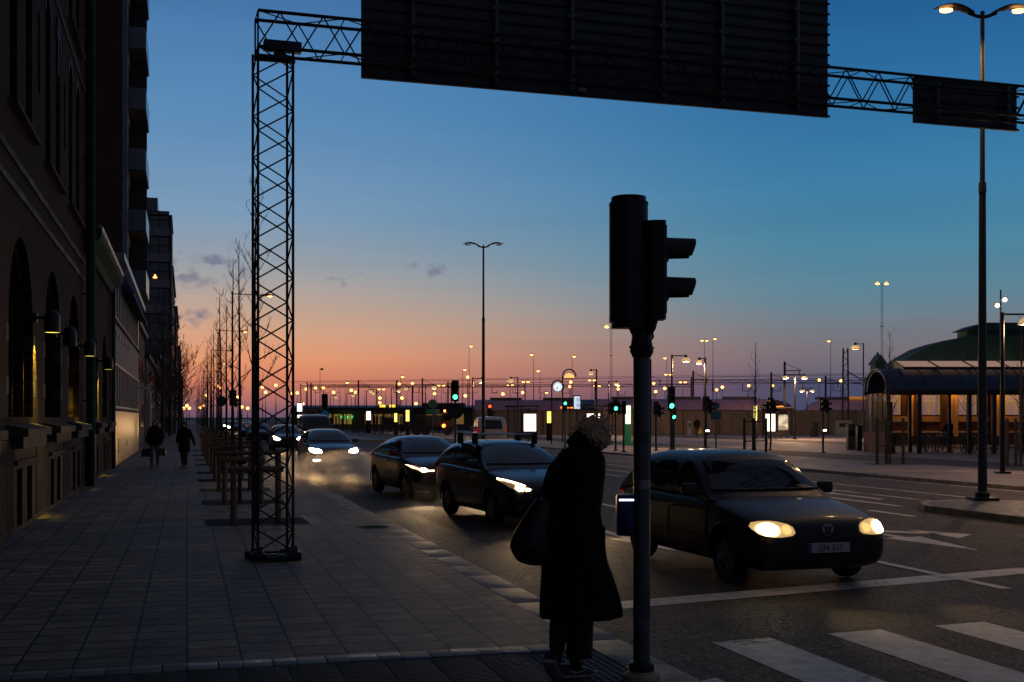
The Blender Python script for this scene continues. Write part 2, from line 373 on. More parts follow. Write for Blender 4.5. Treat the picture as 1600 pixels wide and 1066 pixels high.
# crossing apron: light paver band, ribbed tactile paving, studded paving
band = grid_mat('light_pavers', .27, .39, .012, (.13, .115, .10), (.20, .175, .15), (.02, .02, .02), rough=.6, jit=False, ax=('Y', 'X'))
b = MB(); random.seed(3)
x = -2.9
while x < 3.02:
    w = .39; x1 = min(x + w, 3.05); b.bbox(x + .004, x1 - .004, 8.795, 9.045, -.1, .003 + random.uniform(-.001, .002), .004); x += w
struct(b.build('paver_band', band))
slab('pavement_apron', -2.9, 3.05, -10, 8.79, -.25, -.012, pm('tactile_base', (.055, .052, .052), .75, var=.3, vs=4, bump=.3))
rib = pm('tactile_rib', (.075, .070, .070), .7, var=.25, vs=6)
b = MB(); y = 8.76
while y > 7.2:
    x = -2.8
    while x < 2.15:
        b.bbox(x + .006, x + .344, y - .017, y + .002, -.013, -.003, .003); x += .35
    y -= .042
struct(b.build('tactile_ribs', rib))
b = MB()
for i in range(14):
    for j in range(22):
        xx = 2.22 + i * .06; yy = 8.74 - j * .06
        b.lathe([(.014, -.013), (.014, -.008), (.009, -.004)], 8, Matrix.Translation((xx, yy, 0)))
struct(b.build('tactile_studs', rib))
# kerb stones, each with its own length
b = MB(); y = -10
while y < 260:
    l = 1.0 + random.uniform(-.06, .06) if y < 60 else 4
    z = random.uniform(-.003, .003)
    b.bbox(3.055, 3.395 + random.uniform(-.004, .004), y + .004, y + l - .004, -.25, z, .012); y += l
struct(b.build('kerb', granite))
# tree pits let into the pavement
TREE_Y = [21.0, 25.9, 30.4, 35.0, 39.8, 46.5, 52.0, 58.5, 66.0, 76.0, 88.0, 104.0, 122.0, 146.0]
pit = pm('pit_grate', (.022, .021, .020), .8, var=.4, vs=14, bump=.8, bs=40)
for i, y in enumerate(TREE_Y[:9]):
    b = MB(); b.box(.06, 2.24, y - .72, y + .72, -.02, .004); b.cur = 1
    n = 30 if i < 3 else 14
    for k in range(n): yy = y - .62 + 1.24 * k / (n - 1); b.box(.30, 2.0, yy - .012, yy + .012, .004, .009)
    struct(b.build('tree_pit', [sett, pit]))
# drain cover in the pavement
t = thing('drain_cover', 'round iron drain cover set in the slabs near the kerb', 'drain cover', G(583, 824))
b = MB(); b.lathe([(.30, -.02), (.30, .006), (.27, .008), (.26, .004)], 28); b.build('cover_rim', steel, t)
b = MB(); b.lathe([(.255, -.02), (.255, .004)], 28)
for k in range(-4, 5): b.box(-math.sqrt(.06 - (k * .05) ** 2) if k * k * .0025 < .06 else 0, math.sqrt(max(.0, .06 - (k * .05) ** 2)), k * .05 - .01, k * .05 + .01, .004, .007)
b.build('grille', pit, t)
# --- right hand side: median islands, plaza, bus lane
def island(pts, z0, z1, kerbw, top, name='median'):
    b = MB(); b.prism(pts, z0, z1, 'z'); b.cur = 1
    c = Vector((sum(p[0] for p in pts) / len(pts), sum(p[1] for p in pts) / len(pts)))
    ins = [tuple(Vector(p) + (c - Vector(p)).normalized() * kerbw) for p in pts]
    b.prism(ins, z1 - .02, z1 + .004, 'z'); return struct(b.build(name, [granite, top], smooth=0))
nose = lambda x0, x1, y0, y1: [(x0, y0), (x1, y0), (x1, y1 - 1.2), (x1 - .6, y1 - .3), ((x0 + x1) / 2, y1), (x0 + .5, y1 - .4), (x0, y1 - 1.3)]
island(nose(14.3, 17.3, -8, 22.3), -.14, .03, .25, sett)
island([(13.3, 50), (15.4, 50), (15.8, 51), (15.8, 69), (15.2, 70.5), (13.8, 70.5), (13.2, 69), (13.0, 51)], -.14, .03, .25, sett)
island([(13.2, 92), (15.4, 92), (15.4, 160), (13.2, 160)], -.14, .03, .25, sett)
slab('plaza', 21.15, 95, -20, 150, -.25, 0, plaza_m)
b = MB(); y = -20
while y < 150: b.bbox(20.9, 21.145, y + .005, y + 1.5 - .005, -.25, .004, .012); y += 1.5
struct(b.build('kerb', granite))
dkl = pm('bus_lane_asphalt', (.055, .05, .052), .8, var=.3, vs=1.2, bump=.5, bs=40)
sheet('bus_lane', 27.0, 31.0, -20, 150, .004, dkl)
sheet('bus_lane', 42.0, 46.5, -20, 150, .004, dkl)
patch_m = asphalt_mat('asphalt_patch', (.036, .031, .028), .75)
sheet('asphalt_patch', 9.3, 12.4, 9.6, 11.6, -.0985, patch_m); sheet('asphalt_patch', 4.3, 5.5, 16.5, 24, -.0985, patch_m)
# --- painted markings (sheets 4 mm above the asphalt)
def quads(name, qs, z=-.096):
    b = MB()
    for q_ in qs: b.add([(p[0], p[1], z) for p in q_], [tuple(range(len(q_)))])
    return struct(b.build(name, paint, smooth=0))
zs_ = []
for k in range(12):
    x0 = 4.27 + 1.145 * k
    if 13.9 < x0 < 17.2: continue
    zs_.append([(x0, 3.4), (x0 + .57, 3.4), (x0 + .57, 9.34 + .10 * k), (x0, 9.28 + .10 * k)])
zs_.insert(0, [(3.50, 3.4), (3.72, 3.4), (3.72, 8.0), (3.50, 7.9)])
quads('zebra_crossing', zs_)
quads('stop_line', [[(3.75, 11.05), (9.9, 12.36), (13.9, 12.9), (13.9, 13.32), (9.9, 12.80), (3.75, 11.46)]])
quads('lane_line', [[(8.66, 11.3), (8.81, 11.3), (8.81, 30), (8.66, 30)]] + [[(8.66, y), (8.80, y), (8.80, y + 3), (8.66, y + 3)] for y in range(36, 160, 9)], z=-.092)
quads('lane_line', [[(13.35, y), (13.50, y), (13.50, y + 1.6), (13.35, y + 1.6)] for y in (20, 24, 28, 32, 36, 40, 44, 48)])
quads('lane_line', [[(14.6, 22.4), (14.75, 22.4), (14.75, 49), (14.6, 49)], [(16.2, 22.4), (16.32, 22.4), (16.32, 60), (16.2, 60)], [(17.75, -5), (17.87, -5), (17.87, 150), (17.75, 150)], [(20.5, -5), (20.6, -5), (20.6, 150), (20.5, 150)]])
def arrow(x, y, l, flip=1):
    s = flip
    return [[(x - .09, y), (x + .09, y), (x + .09, y + s * l), (x - .09, y + s * l)],
            [(x - .34, y), (x, y - s * 1.9), (x + .34, y)],
            [(x + .09, y + s * .9), (x + .9, y + s * .2), (x + .9, y + s * .55), (x + .09, y + s * 1.4)], [(x + .8, y - s * .35), (x + 1.35, y + s * .1), (x + .8, y + s * 1.1)]]
quads('arrow_marking', arrow(10.9, 16.6, 2.6))
quads('arrow_marking', arrow(6.7, 17.6, 2.2)[:2] + arrow(15.5, 27, 2.6, -1)[:2])

# ================================================================== brick building on the left
brick = grid_mat('brick', .26, .085, .012, (.012, .007, .006), (.078, .038, .026), (.050, .038, .030), rough=.95, offs=True, jit=False, ax=('Y', 'Z'), bump=.7, rvar=.06, stain=.3, spec=.12)
brick_x = grid_mat('brick_end', .26, .085, .012, (.055, .022, .020), (.095, .034, .030), (.030, .016, .015), rough=.85, offs=True, jit=False, ax=('X', 'Z'), bump=.5, rvar=.06)
stone = pm('plinth_stone', (.050, .039, .032), .85, spec=.15, var=.3, vs=3, bump=.4, bs=25)
stone2 = pm('sill_stone', (.078, .066, .057), .85, spec=.2, var=.25, vs=5, bump=.3)
dkbrick = grid_mat('dark_brick_band', .26, .085, .012, (.026, .018, .017), (.045, .03, .028), (.05, .045, .04), rough=.8, offs=True, jit=False, ax=('Y', 'Z'))
copper = pm('green_copper', (.024, .070, .055), .8, .0, spec=.12, var=.25, vs=4)
frame_m = pm('window_frame', (.20, .22, .25), .5)
WX = -2.62
def arch_poly(y0, y1, z0, zs, n=12):       # upright opening with a round head
    r = (y1 - y0) / 2; c = (y0 + y1) / 2
    return [(y0, z0), (y1, z0)] + [(c + r * math.cos(math.pi * k / n), zs + r * math.sin(math.pi * k / n)) for k in range(n + 1)]
bays = [10.2, 15.7, 21.05, 25.85, 30.55, 37.0, 41.6]; bw = [1.5, 1.5, 1.5, 1.45, 1.4, 1.15, 1.15]
bld = thing('brick_building', 'dark brick building with round arched windows beside the pavement on the left', 'building', (0, 0, 0))
def wall_block(y0, y1, h, ops, x0=-9, x1=WX, z0=1.45):
    a = MB(); a.box(x0, x1, y0, y1, z0, h)
    c = MB()
    for o in ops: c.prism(o, x1 - .62, x1 + .5, 'x')
    return boolean_cut(a.mesh(), c.mesh())
ops = []
for y, w in zip(bays[:5], bw): ops.append(arch_poly(y - w, y + w, 1.8, 4.75 - w))
up = []
for y in bays[:5]:
    for dy in (-.95, .95): up.append((y + dy, .42, 6.75, 9.6))
for y in bays[:5]:
    for dy in (-.95, .95): up.append((y + dy, .42, 11.0, 13.8))
for (y, w, z0, z1) in up: ops.append(arch_poly(y - w, y + w, z0, z1))
for y in (13.0, 18.4, 23.45, 28.2): ops.append(arch_poly(y - .16, y + .16, 7.75, 9.1))
me = wall_block(0.0, 33.3, 19.5, ops); me.materials.clear(); me.materials.append(brick)
link('wall', me, bld, 30)
ops2 = [arch_poly(y - w, y + w, 1.8, 4.5 - w) for y, w in zip(bays[5:], bw[5:])]
me = wall_block(33.3, 44.5, 6.15, ops2); me.materials.clear(); me.materials.append(brick)
link('wall', me, bld, 30)
# inner jambs in banded stone, arch mouldings, windows, sills
for i, (y, w) in enumerate(zip(bays, bw)):
    top = (4.75 if i < 5 else 4.5) - w
    b = MB(); n = 16
    for (ri, ro, xa, xb) in ((w - .16, w - .002, WX - .60, WX - .14), (w - .34, w - .165, WX - .60, WX - .30)):
        for sgn in (-1, 1): b.box(xa, xb, y + sgn * ri, y + sgn * ro, 1.8, top)
        for k in range(n):
            a0, a1 = math.pi * k / n, math.pi * (k + 1) / n
            P = [(y + ri * math.cos(a0), top + ri * math.sin(a0)), (y + ro * math.cos(a0), top + ro * math.sin(a0)), (y + ro * math.cos(a1), top + ro * math.sin(a1)), (y + ri * math.cos(a1), top + ri * math.sin(a1))]
            b.prism(P, xa, xb, 'x')
    b.build('window_reveal', brick, bld, 30)
    for z in (2.15, 2.95, 3.75):
        if z + .2 < top + .1:
            for sgn in (-1, 1):
                b = MB(); b.box(WX - .1, WX + .006, y + sgn * (w + .003), y + sgn * (w + .34), z, z + .28)
                b.box(WX - .598, WX + .004, y + sgn * (w - .006), y + sgn * (w + .003), z, z + .28); b.build('stone_band', stone2, bld, 0)
    fr = MB(); wi = w - .34; xf = WX - .55
    poly = arch_poly(y - wi, y + wi, 1.8, top)
    fr.box(xf - .03, xf + .05, y - wi, y - wi + .08, 1.8, top); fr.box(xf - .03, xf + .05, y + wi - .08, y + wi, 1.8, top)
    fr.box(xf - .03, xf + .05, y - .05, y + .05, 1.8, top + wi * .95); fr.box(xf - .03, xf + .06, y - wi, y + wi, 1.8, 1.88); fr.box(xf - .03, xf + .06, y - wi, y + wi, 3.05, 3.15); fr.box(xf - .03, xf + .06, y - wi, y + wi, top - .04, top + .04)
    for k in range(n):
        a0, a1 = math.pi * k / n, math.pi * (k + 1) / n; ri = wi - .08
        fr.prism([(y + ri * math.cos(a0), top + ri * math.sin(a0)), (y + wi * math.cos(a0), top + wi * math.sin(a0)), (y + wi * math.cos(a1), top + wi * math.sin(a1)), (y + ri * math.cos(a1), top + ri * math.sin(a1))], xf - .03, xf + .05, 'x')
    f = fr.build('window', frame_m, bld, 0)
    g = MB(); g.prism(poly, xf - .012, xf, 'x'); g.build('pane', glass, f, 0)
    s_ = MB(); s_.prism([(WX - .6, 1.50), (WX + .30, 1.50), (WX + .30, 1.62), (WX - .6, 1.83)], y - w - .12, y + w + .12, 'y'); s_.box(WX - .2, WX + .22, y - w - .05, y + w + .05, 1.32, 1.497); s_.build('sill', stone2, bld, 0)
for (y, w, z0, z1) in up:
    fr = MB(); xf = WX - .30; wi = w
    for sgn in (-1, 1): fr.box(xf - .03, xf + .04, y + sgn * (wi - .06), y + sgn * wi, z0, z1)
    fr.box(xf - .03, xf + .04, y - .03, y + .03, z0, z1 + wi * .9); fr.box(xf - .03, xf + .05, y - wi, y + wi, z1 - .9, z1 - .82)
    f = fr.build('window', frame_m, bld, 0)
    g = MB(); g.prism(arch_poly(y - wi, y + wi, z0, z1), xf - .012, xf, 'x'); g.build('pane', glass, f, 0)
for y in bays[:5]:
    for z0 in (6.75, 11.0):
        s_ = MB(); s_.prism([(WX - .3, z0 - .16), (WX + .14, z0 - .16), (WX + .14, z0 - .10), (WX - .3, z0 + .02)], y - 1.5, y + 1.5, 'y'); s_.build('sill', stone2, bld, 0)
    for dy, z1 in ((-.95, 9.6), (.95, 9.6), (-.95, 13.8), (.95, 13.8)):
        b = MB()
        for k in range(12):
            a0, a1 = math.pi * k / 12, math.pi * (k + 1) / 12
            b.prism([(y + dy + .42 * math.cos(a0), z1 + .42 * math.sin(a0)), (y + dy + .58 * math.cos(a0), z1 + .58 * math.sin(a0)), (y + dy + .58 * math.cos(a1), z1 + .58 * math.sin(a1)), (y + dy + .42 * math.cos(a1), z1 + .42 * math.sin(a1))], WX - .02, WX + .015, 'x')
        b.build('window_hood', dkbrick, bld, 0)
b = MB()
for z in (5.35, 5.8, 10.35, 14.9): b.box(WX - .02, WX + .035, -0.0, 33.25, z, z + .11)
b.build('brick_course', dkbrick, bld, 0)
# plinth with ribbed stone, basement slots
a = MB(); a.box(-9, WX + .05, 0, 44.5, -.2, 1.449)
c = MB()
for y in bays:
    for dy in (-.62, .62): c.box(WX - .3, WX + .3, y + dy - .33, y + dy + .33, .06, .98)
me = boolean_cut(a.mesh(), c.mesh()); me.materials.clear(); me.materials.append(stone); pl = link('plinth', me, bld, 0)
b = MB(); y = .3
while y < 44:
    if not any(abs(y - c_) < 1.35 for c_ in bays): b.box(WX + .05, WX + .062, y, y + .1, .1, 1.4)
    y += .16
for c_ in bays: b.box(WX + .05, WX + .11, c_ - 1.3, c_ + 1.3, 1.05, 1.12); [b.box(WX - .2, WX + .055, c_ - .09, c_ + .09, .06, 1.05)]
b.build('plinth_ribbing', stone, pl, 0)
for y in bays:
    for dy in (-.62, .62):
        g = MB(); g.box(WX - .24, WX - .22, y + dy - .33, y + dy + .33, .06, .98); bb = g.build('basement_window', glass, bld, 0)
        g = MB(); 
        for k in (-.2, 0, .2): g.tube((WX - .12, y + dy + k, .06), (WX - .12, y + dy + k, .98), .012, n=6)
        g.build('bar', steel, bb)
# green cornice over the lower wing
b = MB(); b.prism([(WX - 1.2, 6.15), (WX + .10, 6.15), (WX + .18, 6.35), (WX + .42, 6.55), (WX + .46, 6.72), (WX + .40, 6.80), (WX - 1.2, 7.2)], 33.35, 44.7, 'y'); b.build('cornice', copper, bld, 20)
b = MB(); b.path([(WX + .40, 33.4, 6.84), (WX + .40, 44.6, 6.84)], .07, 10); b.build('gutter', pm('zinc', (.30, .30, .29), .35, .8), bld)
b = MB(); b.box(-7, WX - .3, 34.2, 36.6, 7.0, 7.9); b.build('roof_box', copper, bld, 0)
# iron wall tie ornament
b = MB(); b.box(WX, WX + .05, 26.4, 26.5, 8.9, 10.1); b.box(WX, WX + .05, 26.25, 26.65, 9.7, 9.78); b.build('wall_tie', steel, bld, 0)
# drain pipes
def pipe(x, y, z1, rad, label):
    t = thing('drain_pipe', label, 'drain pipe', (x, y, 0))
    b = MB(); b.tube((0, 0, 1.35), (0, 0, z1), rad, n=14); 
    for z in (3.4, 6.5, 10, 13.5):
        if z < z1: b.tube((0, 0, z), (0, 0, z + .08), rad * 1.18, n=14)
    b.build('pipe', copper, t)
    b = MB(); b.tube((0, 0, 0), (0, 0, 1.349), rad * 1.12, n=14); b.build('iron_foot', steel, t)
    b = MB(); [b.box(-.20, 0, -.02, .02, z, z + .04) for z in (2.2, 5, 8.5, 12) if z < z1]; b.build('bracket', steel, t, 0)
pipe(WX + .20, 33.0, 19, .115, 'tall green copper drain pipe running up the brick wall, lit by a wall lamp')
pipe(WX + .14, 44.2, 6.3, .06, 'thin green drain pipe at the far corner of the low brick wing')
# wall lamps
def wall_lamp(y, z, lit, label):
    t = thing('wall_lamp', label, 'wall lamp', (WX, y, z), group='dome lamps on the brick wall')
    b = MB(); b.bbox(0, .05, -.08, .08, -.06, .10, .01); b.tube((.03, 0, .02), (.20, 0, .02), .03, n=10); b.build('bracket', steel, t)
    b = MB(); M = Matrix.Translation((.30, 0, 0)); b.lathe([(.14, -.24), (.14, .02), (.125, .09), (.09, .14), (.03, .165)], 20, M, cap=False); b.build('lamp_shade', blackp, t)
    b = MB(); b.lathe([(.125, -.235), (.125, -.225)], 20, M); b.build('lens', em('wall_lamp_lens', (1, .85, .12), 1.6 if True else 0) if lit else pm('off_lens', (.1, .1, .1), .3), t)
    if lit: lamp_light('wall_lamp_light', t, (.26, 0, -.27), (1, .80, .05), 300, rot=(0, R(24), 0), size=.05, angle=62, blend=.9)
wall_lamp(22.75, 3.55, True, 'lit dome wall lamp nearest the camera, throwing yellow light on the arch jamb')
wall_lamp(26.1, 3.5, False, 'unlit dome wall lamp between the second and third arch of the brick wall')
wall_lamp(31.3, 3.55, True, 'lit dome wall lamp beside the green drain pipe')
wall_lamp(38.6, 3.5, True, 'lit dome wall lamp farthest along the brick wall, past the drain pipe')
# low modern building
glow = pm('polished_panel', (.62, .40, .18), .34, .85, var=.25, vs=2.5, bump=.2, bs=4)
render_m = pm('pale_render', (.22, .18, .155), .7, var=.15, vs=2)
lb = thing('low_office_building', 'low pale building with strips of tall windows and a polished golden base panel', 'building', (0, 0, 0))
LX = -2.5
b = MB(); b.box(-9, LX, 44.72, 66.8, 2.10, 7.45); b.box(-9, LX - .02, 44.72, 66.8, -.2, 2.10); b.build('wall', render_m, lb, 0)
b = MB()
for k in range(8): b.box(LX - .018, LX + .02, 45.0 + k * 2.7, 47.68 + k * 2.7 if k < 7 else 66.75, .05, 2.02)
b.build('base_panel', glow, lb, 0)
b = MB(); b.box(LX - .02, LX + .06, 44.75, 66.8, 2.03, 2.12); b.build('string_course', stone2, lb, 0)
for z0, z1 in ((2.14, 3.75), (5.35, 7.0)):
    for k in range(14):
        y0 = 44.9 + k * 1.56
        f = MB(); f.box(LX, LX + .05, y0, y0 + .12, z0, z1); f.box(LX, LX + .03, y0 + .78, y0 + .84, z0, z1); f.box(LX, LX + .04, y0 + .12, y0 + 1.56, z1 - .07, z1); f.box(LX, LX + .04, y0 + .12, y0 + 1.56, z0, z0 + .07)
        w_ = f.build('window', pm('aluminium', (.30, .32, .34), .4, .6), lb, 0)
        g = MB(); g.box(LX - .01, LX + .012, y0 + .12, y0 + 1.56, z0 + .07, z1 - .07); g.build('pane', glass, w_, 0)
b = MB(); b.box(LX - .01, LX + .08, 44.75, 66.8, 5.22, 5.32); b.build('string_course', stone2, lb, 0)
for k in range(6): b = MB(); b.box(LX, LX + .04, 46 + k * 1.9, 46.35 + k * 1.9, 4.75, 4.98); b.build('wall_vent', pm('white_vent', (.5, .5, .5), .5), lb, 0)
b = MB(); b.box(LX, LX + .03, 47.0, 47.35, .45, 1.0); b.box(LX, LX + .03, 53.4, 53.9, .6, .85); b.build('vent_hatch', steel, lb, 0)
b = MB(); b.box(-9, LX + .35, 44.75, 66.9, 7.45, 7.68); b.build('roof_edge', pm('zinc', (.3, .3, .29), .35, .8), lb, 0)
t = tag(MB().prism([(LX + .05, 6.9), (LX + .5, 6.6), (LX + .5, 6.68), (LX + .05, 7.35)], 49, 66, 'y').build('awning', pm('blue_cloth', (.02, .07, .22), .7, var=.2), None, 0), 'long blue awning under the roof edge of the low building', 'awning')
# tall apartment block with balconies
ab = thing('apartment_block', 'tall dark red brick apartment block with stacked balconies over the street', 'building', (0, 0, 0))
AX = -3.07
b = MB(); b.box(-22, AX - .25, 67.0, 76.5, -.2, 34); b.build('wall', brick_x, ab, 0)
b = MB(); b.box(AX - .249, AX, 67.0, 76.5, 3.6, 34); b.build('street_facade', pm('pale_facade', (.16, .17, .19), .6, var=.2, vs=2), ab, 0)
balm = pm('balcony_glass', (.10, .13, .17), .22, 0, spec=.6); conc = pm('dark_concrete', (.05, .05, .055), .8)
for k in range(8):
    z = 8.55 + k * 3.3
    s_ = MB(); s_.box(AX, AX + .92, 68.0, 73.2, z, z + .16); bo = s_.build('balcony', conc, ab, 0)
    s_ = MB(); s_.box(AX + .90, AX + .93, 68.0, 73.2, z + .1, z + 1.25); s_.box(AX, AX + .93, 67.98, 68.01, z + .1, z + 1.25); s_.box(AX, AX + .93, 73.2, 73.23, z + .1, z + 1.25); s_.build('balcony_front', balm, bo, 0)
    s_ = MB(); s_.box(AX, AX + .9, 70.5, 70.56, z + .16, z + 3.29); s_.build('balcony_screen', conc, bo, 0)
    s_ = MB(); s_.box(AX - .01, AX + .02, 68.3, 72.9, z + .2, z + 2.6); s_.build('balcony_door', glass, ab, 0)
# distant tower with glazed bays facing down the street
ft = thing('distant_apartment_tower', 'distant flat roofed apartment tower with glazed bays and one lit window', 'building', (0, 0, 0))
FY = 145.0
b = MB(); b.box(-16, -1.75, FY, FY + 14, -.2, 25.2); b.build('wall', pm('dark_tower_wall', (.045, .040, .042), .8, var=.2), ft, 0)
b = MB(); b.box(-12, -3.3, FY + 1.0, FY + 12, 25.2, 27.5); b.build('roof_storey', balm, ft, 0)
b = MB(); b.box(-16, -1.65, FY - .05, FY + 14, 25.2, 25.4); b.build('roof_edge', steel, ft, 0)
for k in range(8):
    z = 1.9 + k * 3.0
    f = MB(); f.box(-5.25, -1.95, FY - .12, FY, z + .0, z + .95); f.build('balcony_front', pm('pale_spandrel', (.15, .18, .23), .5), ft, 0)
    f = MB(); [f.box(xx, xx + .07, FY - .10, FY - .02, z + .96, z + 2.9) for xx in (-5.25, -4.2, -3.15, -2.05)]; f.box(-5.25, -1.98, FY - .10, FY - .02, z + 2.82, z + 2.9); f.box(-5.25, -1.98, FY - .10, FY - .02, z + 1.85, z + 1.92)
    w_ = f.build('window', steel, ft, 0)
    g = MB(); g.box(-5.2, -2.0, FY - .05, FY - .03, z + .96, z + 2.85); g.build('pane', pm('bay_glass', (.10, .13, .17), .3), w_, 0)
    if k == 5: 
        g = MB(); g.prism([(-3.80, z + 1.05), (-3.35, z + 1.05), (-3.35, z + 1.25), (-3.48, z + 1.25), (-3.48, z + 1.5), (-3.66, z + 1.5), (-3.66, z + 1.25), (-3.80, z + 1.25)], FY - .07, FY - .055, 'y'); g.build('window_light', em('window_glow', (1, .42, .1), 3), ft, 0)
# dark fronts that line the rest of the street
dk = [pm('street_front_a', (.05, .048, .052), .8, var=.2), pm('street_front_b', (.08, .068, .062), .8, var=.2), pm('street_front_c', (.06, .065, .075), .8, var=.2)]
fronts = [(76.7, 92, 7.5, -3.0, 'dark low house right behind the tall red brick block'), (92.3, 118, 6.2, -2.9, 'dark low house under bare trees before the distant tower'), (118.4, 144.5, 7.5, -2.7, 'dark house touching the foot of the distant tower'),
          (160, 200, 21, -1.9, 'tall dark house just past the distant tower'), (201, 250, 19.5, -1.7, 'dark house beyond the tower with a stepped roof'), (251, 320, 16, -1.5, 'far dark row of houses near the end of the street'), (321, 430, 12, -1.3, 'farthest low dark houses where the street vanishes')]
for i, (y0, y1, h, x, lab) in enumerate(fronts):
    t = thing('street_house', lab, 'building', (0, 0, 0), group='dark houses along the left of the street')
    b = MB(); b.box(x - 14, x, y0, y1, -.2, h); b.build('wall', dk[i % 3], t, 0)
    b = MB(); b.box(x - 14, x + .25, y0 - .1, y1 + .1, h, h + .3); b.build('roof_edge', steel, t, 0)
    k = y0 + 1.2
    while k < y1 - 2 and y0 < 250:
        z = 1.2
        while z < h - 1.6:
            f = MB(); f.box(x, x + .05, k - .06, k + 1.26, z - .06, z + 1.56); w_ = f.build('window', frame_m if i % 2 else steel, t, 0)
            g = MB(); g.box(x + .04, x + .06, k, k + 1.2, z, z + 1.5); g.build('pane', glass, w_, 0); z += 3.0
        k += 3.2 if y0 < 150 else 7
    if y0 < 120:
        for yy in (y0 + .2, y1 - 1): b = MB(); b.box(x, x + .12, yy, yy + .5, 0, 3.2); b.build('pilaster', render_m, t, 0)
t = tag(MB().path([(-2.0, 70.2, 0), (-2.0, 70.2, 3.1), (-2.1, 70.2, 3.35), (-2.5, 70.2, 3.5), (-3.05, 70.2, 3.5)], .07, 8).build('entrance_hoop', pm('pale_pipe', (.55, .52, .48), .4)), 'pale curved pipe frame by the entrance past the golden panel', 'frame')
# ================================================================== sign gantry
gt = thing('sign_gantry', 'dark lattice steel gantry with a thin tower on the pavement and a long beam', 'gantry', (0, 0, 0))
TX0, TX1, TY0, TY1, BZ0, BZ1 = .86, 1.32, 15.28, 15.66, 6.45, 6.90
def lattice(b, A, Bv, U, V, length_pitch, r, faces='abcd', ph=0.0):
    """square lattice between points A and Bv, section spanned by U and V"""
    A, Bv, U, V = map(Vector, (A, Bv, U, V)); ax = Bv - A; n = max(2, round(ax.length / length_pitch)); st = ax / n
    for f, (o, w, p) in {'a': (Vector(), U, 0), 'b': (V, U, 1), 'c': (Vector(), V, 0), 'd': (U, V, 1)}.items():
        if f not in faces: continue
        for i in range(n):
            flip = (i + p) % 2
            s0 = A + o + st * i + (w if flip else Vector()); s1 = A + o + st * (i + 1) + (Vector() if flip else w)
            b.tube(s0, s1, r, n=5)
b = MB()
TX1 = 1.295; SK = -.03
for x in (TX0, TX1):
    for y in (TY0, TY1): b.tube((x + (SK if y == TY1 else 0), y, .10), (x + (SK if y == TY1 else 0), y, BZ0), .0175, n=8)
lattice(b, (TX0, TY0, .12), (TX0, TY0, BZ0), (TX1 - TX0, 0, 0), (SK, TY1 - TY0, 0), .265, .0105)
b.build('tower', steel, gt)
b = MB()
for x in (TX0, TX1):
    b.bbox(x - .07, x + .07, TY0 - .10, TY1 + .10, .0, .055, .008)
    for y in (TY0, TY1): b.bbox(x - .055, x + .055, y - .055, y + .055, .055, .12, .01); b.lathe([(.014, .12), (.014, .17)], 6, Matrix.Translation((x + .04, y + .04, 0)))
b.bbox(TX0, TX1, TY0 - .05, TY0 + .05, .02, .08, .008); b.bbox(TX0, TX1, TY1 - .05, TY1 + .05, .02, .08, .008)
b.bbox(TX0 + .1, TX1 - .1, TY0 - .12, TY0 - .02, 0, .05, .01)
for xc, yc, w_, h_ in ((TX0 - .01, TY0 - .02, .10, .10), (TX1 + .01, TY0 - .02, .09, .10), (TX0 - .04, TY1, .09, .09), (TX1 - .03, TY1, .09, .10), (TX0 + .20, TY0 - .08, .12, .06), (TX1 - .14, TY0 - .07, .08, .075)): b.bbox(xc - w_, xc + w_, yc - .08, yc + .09, -.01, h_, .025)
b.build('base_frame', steel, gt)
def beam(x0, x1):
    b = MB()
    for y in (TY0, TY1):
        for z in (BZ0, BZ1): b.tube((x0, y, z), (x1, y, z), .022, n=8)
    n = round((x1 - x0) / .275); dx = (x1 - x0) / n
    for y, p in ((TY0, 0), (TY1, 1)):
        for i in range(n):
            z0, z1 = (BZ0, BZ1) if (i + p) % 2 == 0 else (BZ1, BZ0)
            b.tube((x0 + i * dx, y, z0), (x0 + (i + 1) * dx, y, z1), .0105, n=5)
    for z in (BZ0, BZ1):
        for i in range(0, n, 2):
            ya, yb = (TY0, TY1) if (i // 2) % 2 == 0 else (TY1, TY0)
            b.tube((x0 + i * dx, ya, z), (x0 + min(i + 2, n) * dx, yb, z), .008, n=5)
            if i % 4 == 0: b.tube((x0 + i * dx, TY0, z), (x0 + i * dx, TY1, z), .008, n=5)
    for y in (TY0, TY1): b.tube((x0, y, BZ0), (x0, y, BZ1), .012, n=6)
    return b
beam(TX0, 14.5).build('beam', steel, gt)
b = MB(); b.bbox(TX0 - .05, TX1 + .02, TY0 - .08, TY0 - .03, BZ0 - .20, BZ0 - .13, .008); b.build('head_frame', steel, gt)
b = MB(); b.bbox(TX0 + .06, TX1 + .09, TY0 - .17, TY0 - .03, BZ0 - .075, BZ0 + .05, .01); b.prism([(TX0 + .14, BZ0 - .17), (TX0 + .38, BZ0 - .17), (TX0 + .31, BZ0 - .075), (TX0 + .21, BZ0 - .075)], TY0 - .13, TY0 - .05, 'y'); b.build('cabinet_box', pm('dark_cabinet', (.03, .035, .045), .5), gt)
b = MB()
for x in (14.1, 14.5):
    for y in (TY0, TY1): b.tube((x, y, .03), (x, y, BZ0), .021, n=8)
lattice(b, (14.1, TY0, .1), (14.1, TY0, BZ0), (.4, 0, 0), (0, TY1 - TY0, 0), .265, .0075); b.build('tower', steel, gt)
GR = R(2.1); PV = Vector((TX0, TY0, 0))                    # the whole gantry stands slightly askew to the street
def about(p): return PV + Matrix.Rotation(GR, 4, 'Z') @ (Vector(p) - PV)
gt.rotation_euler = (0, 0, GR); gt.location = PV - Matrix.Rotation(GR, 4, 'Z') @ PV
signback = pm('sign_back', (.060, .075, .085), .55, .3, var=.15, vs=2)
signrib = pm('sign_rib', (.035, .042, .048), .5, .4)
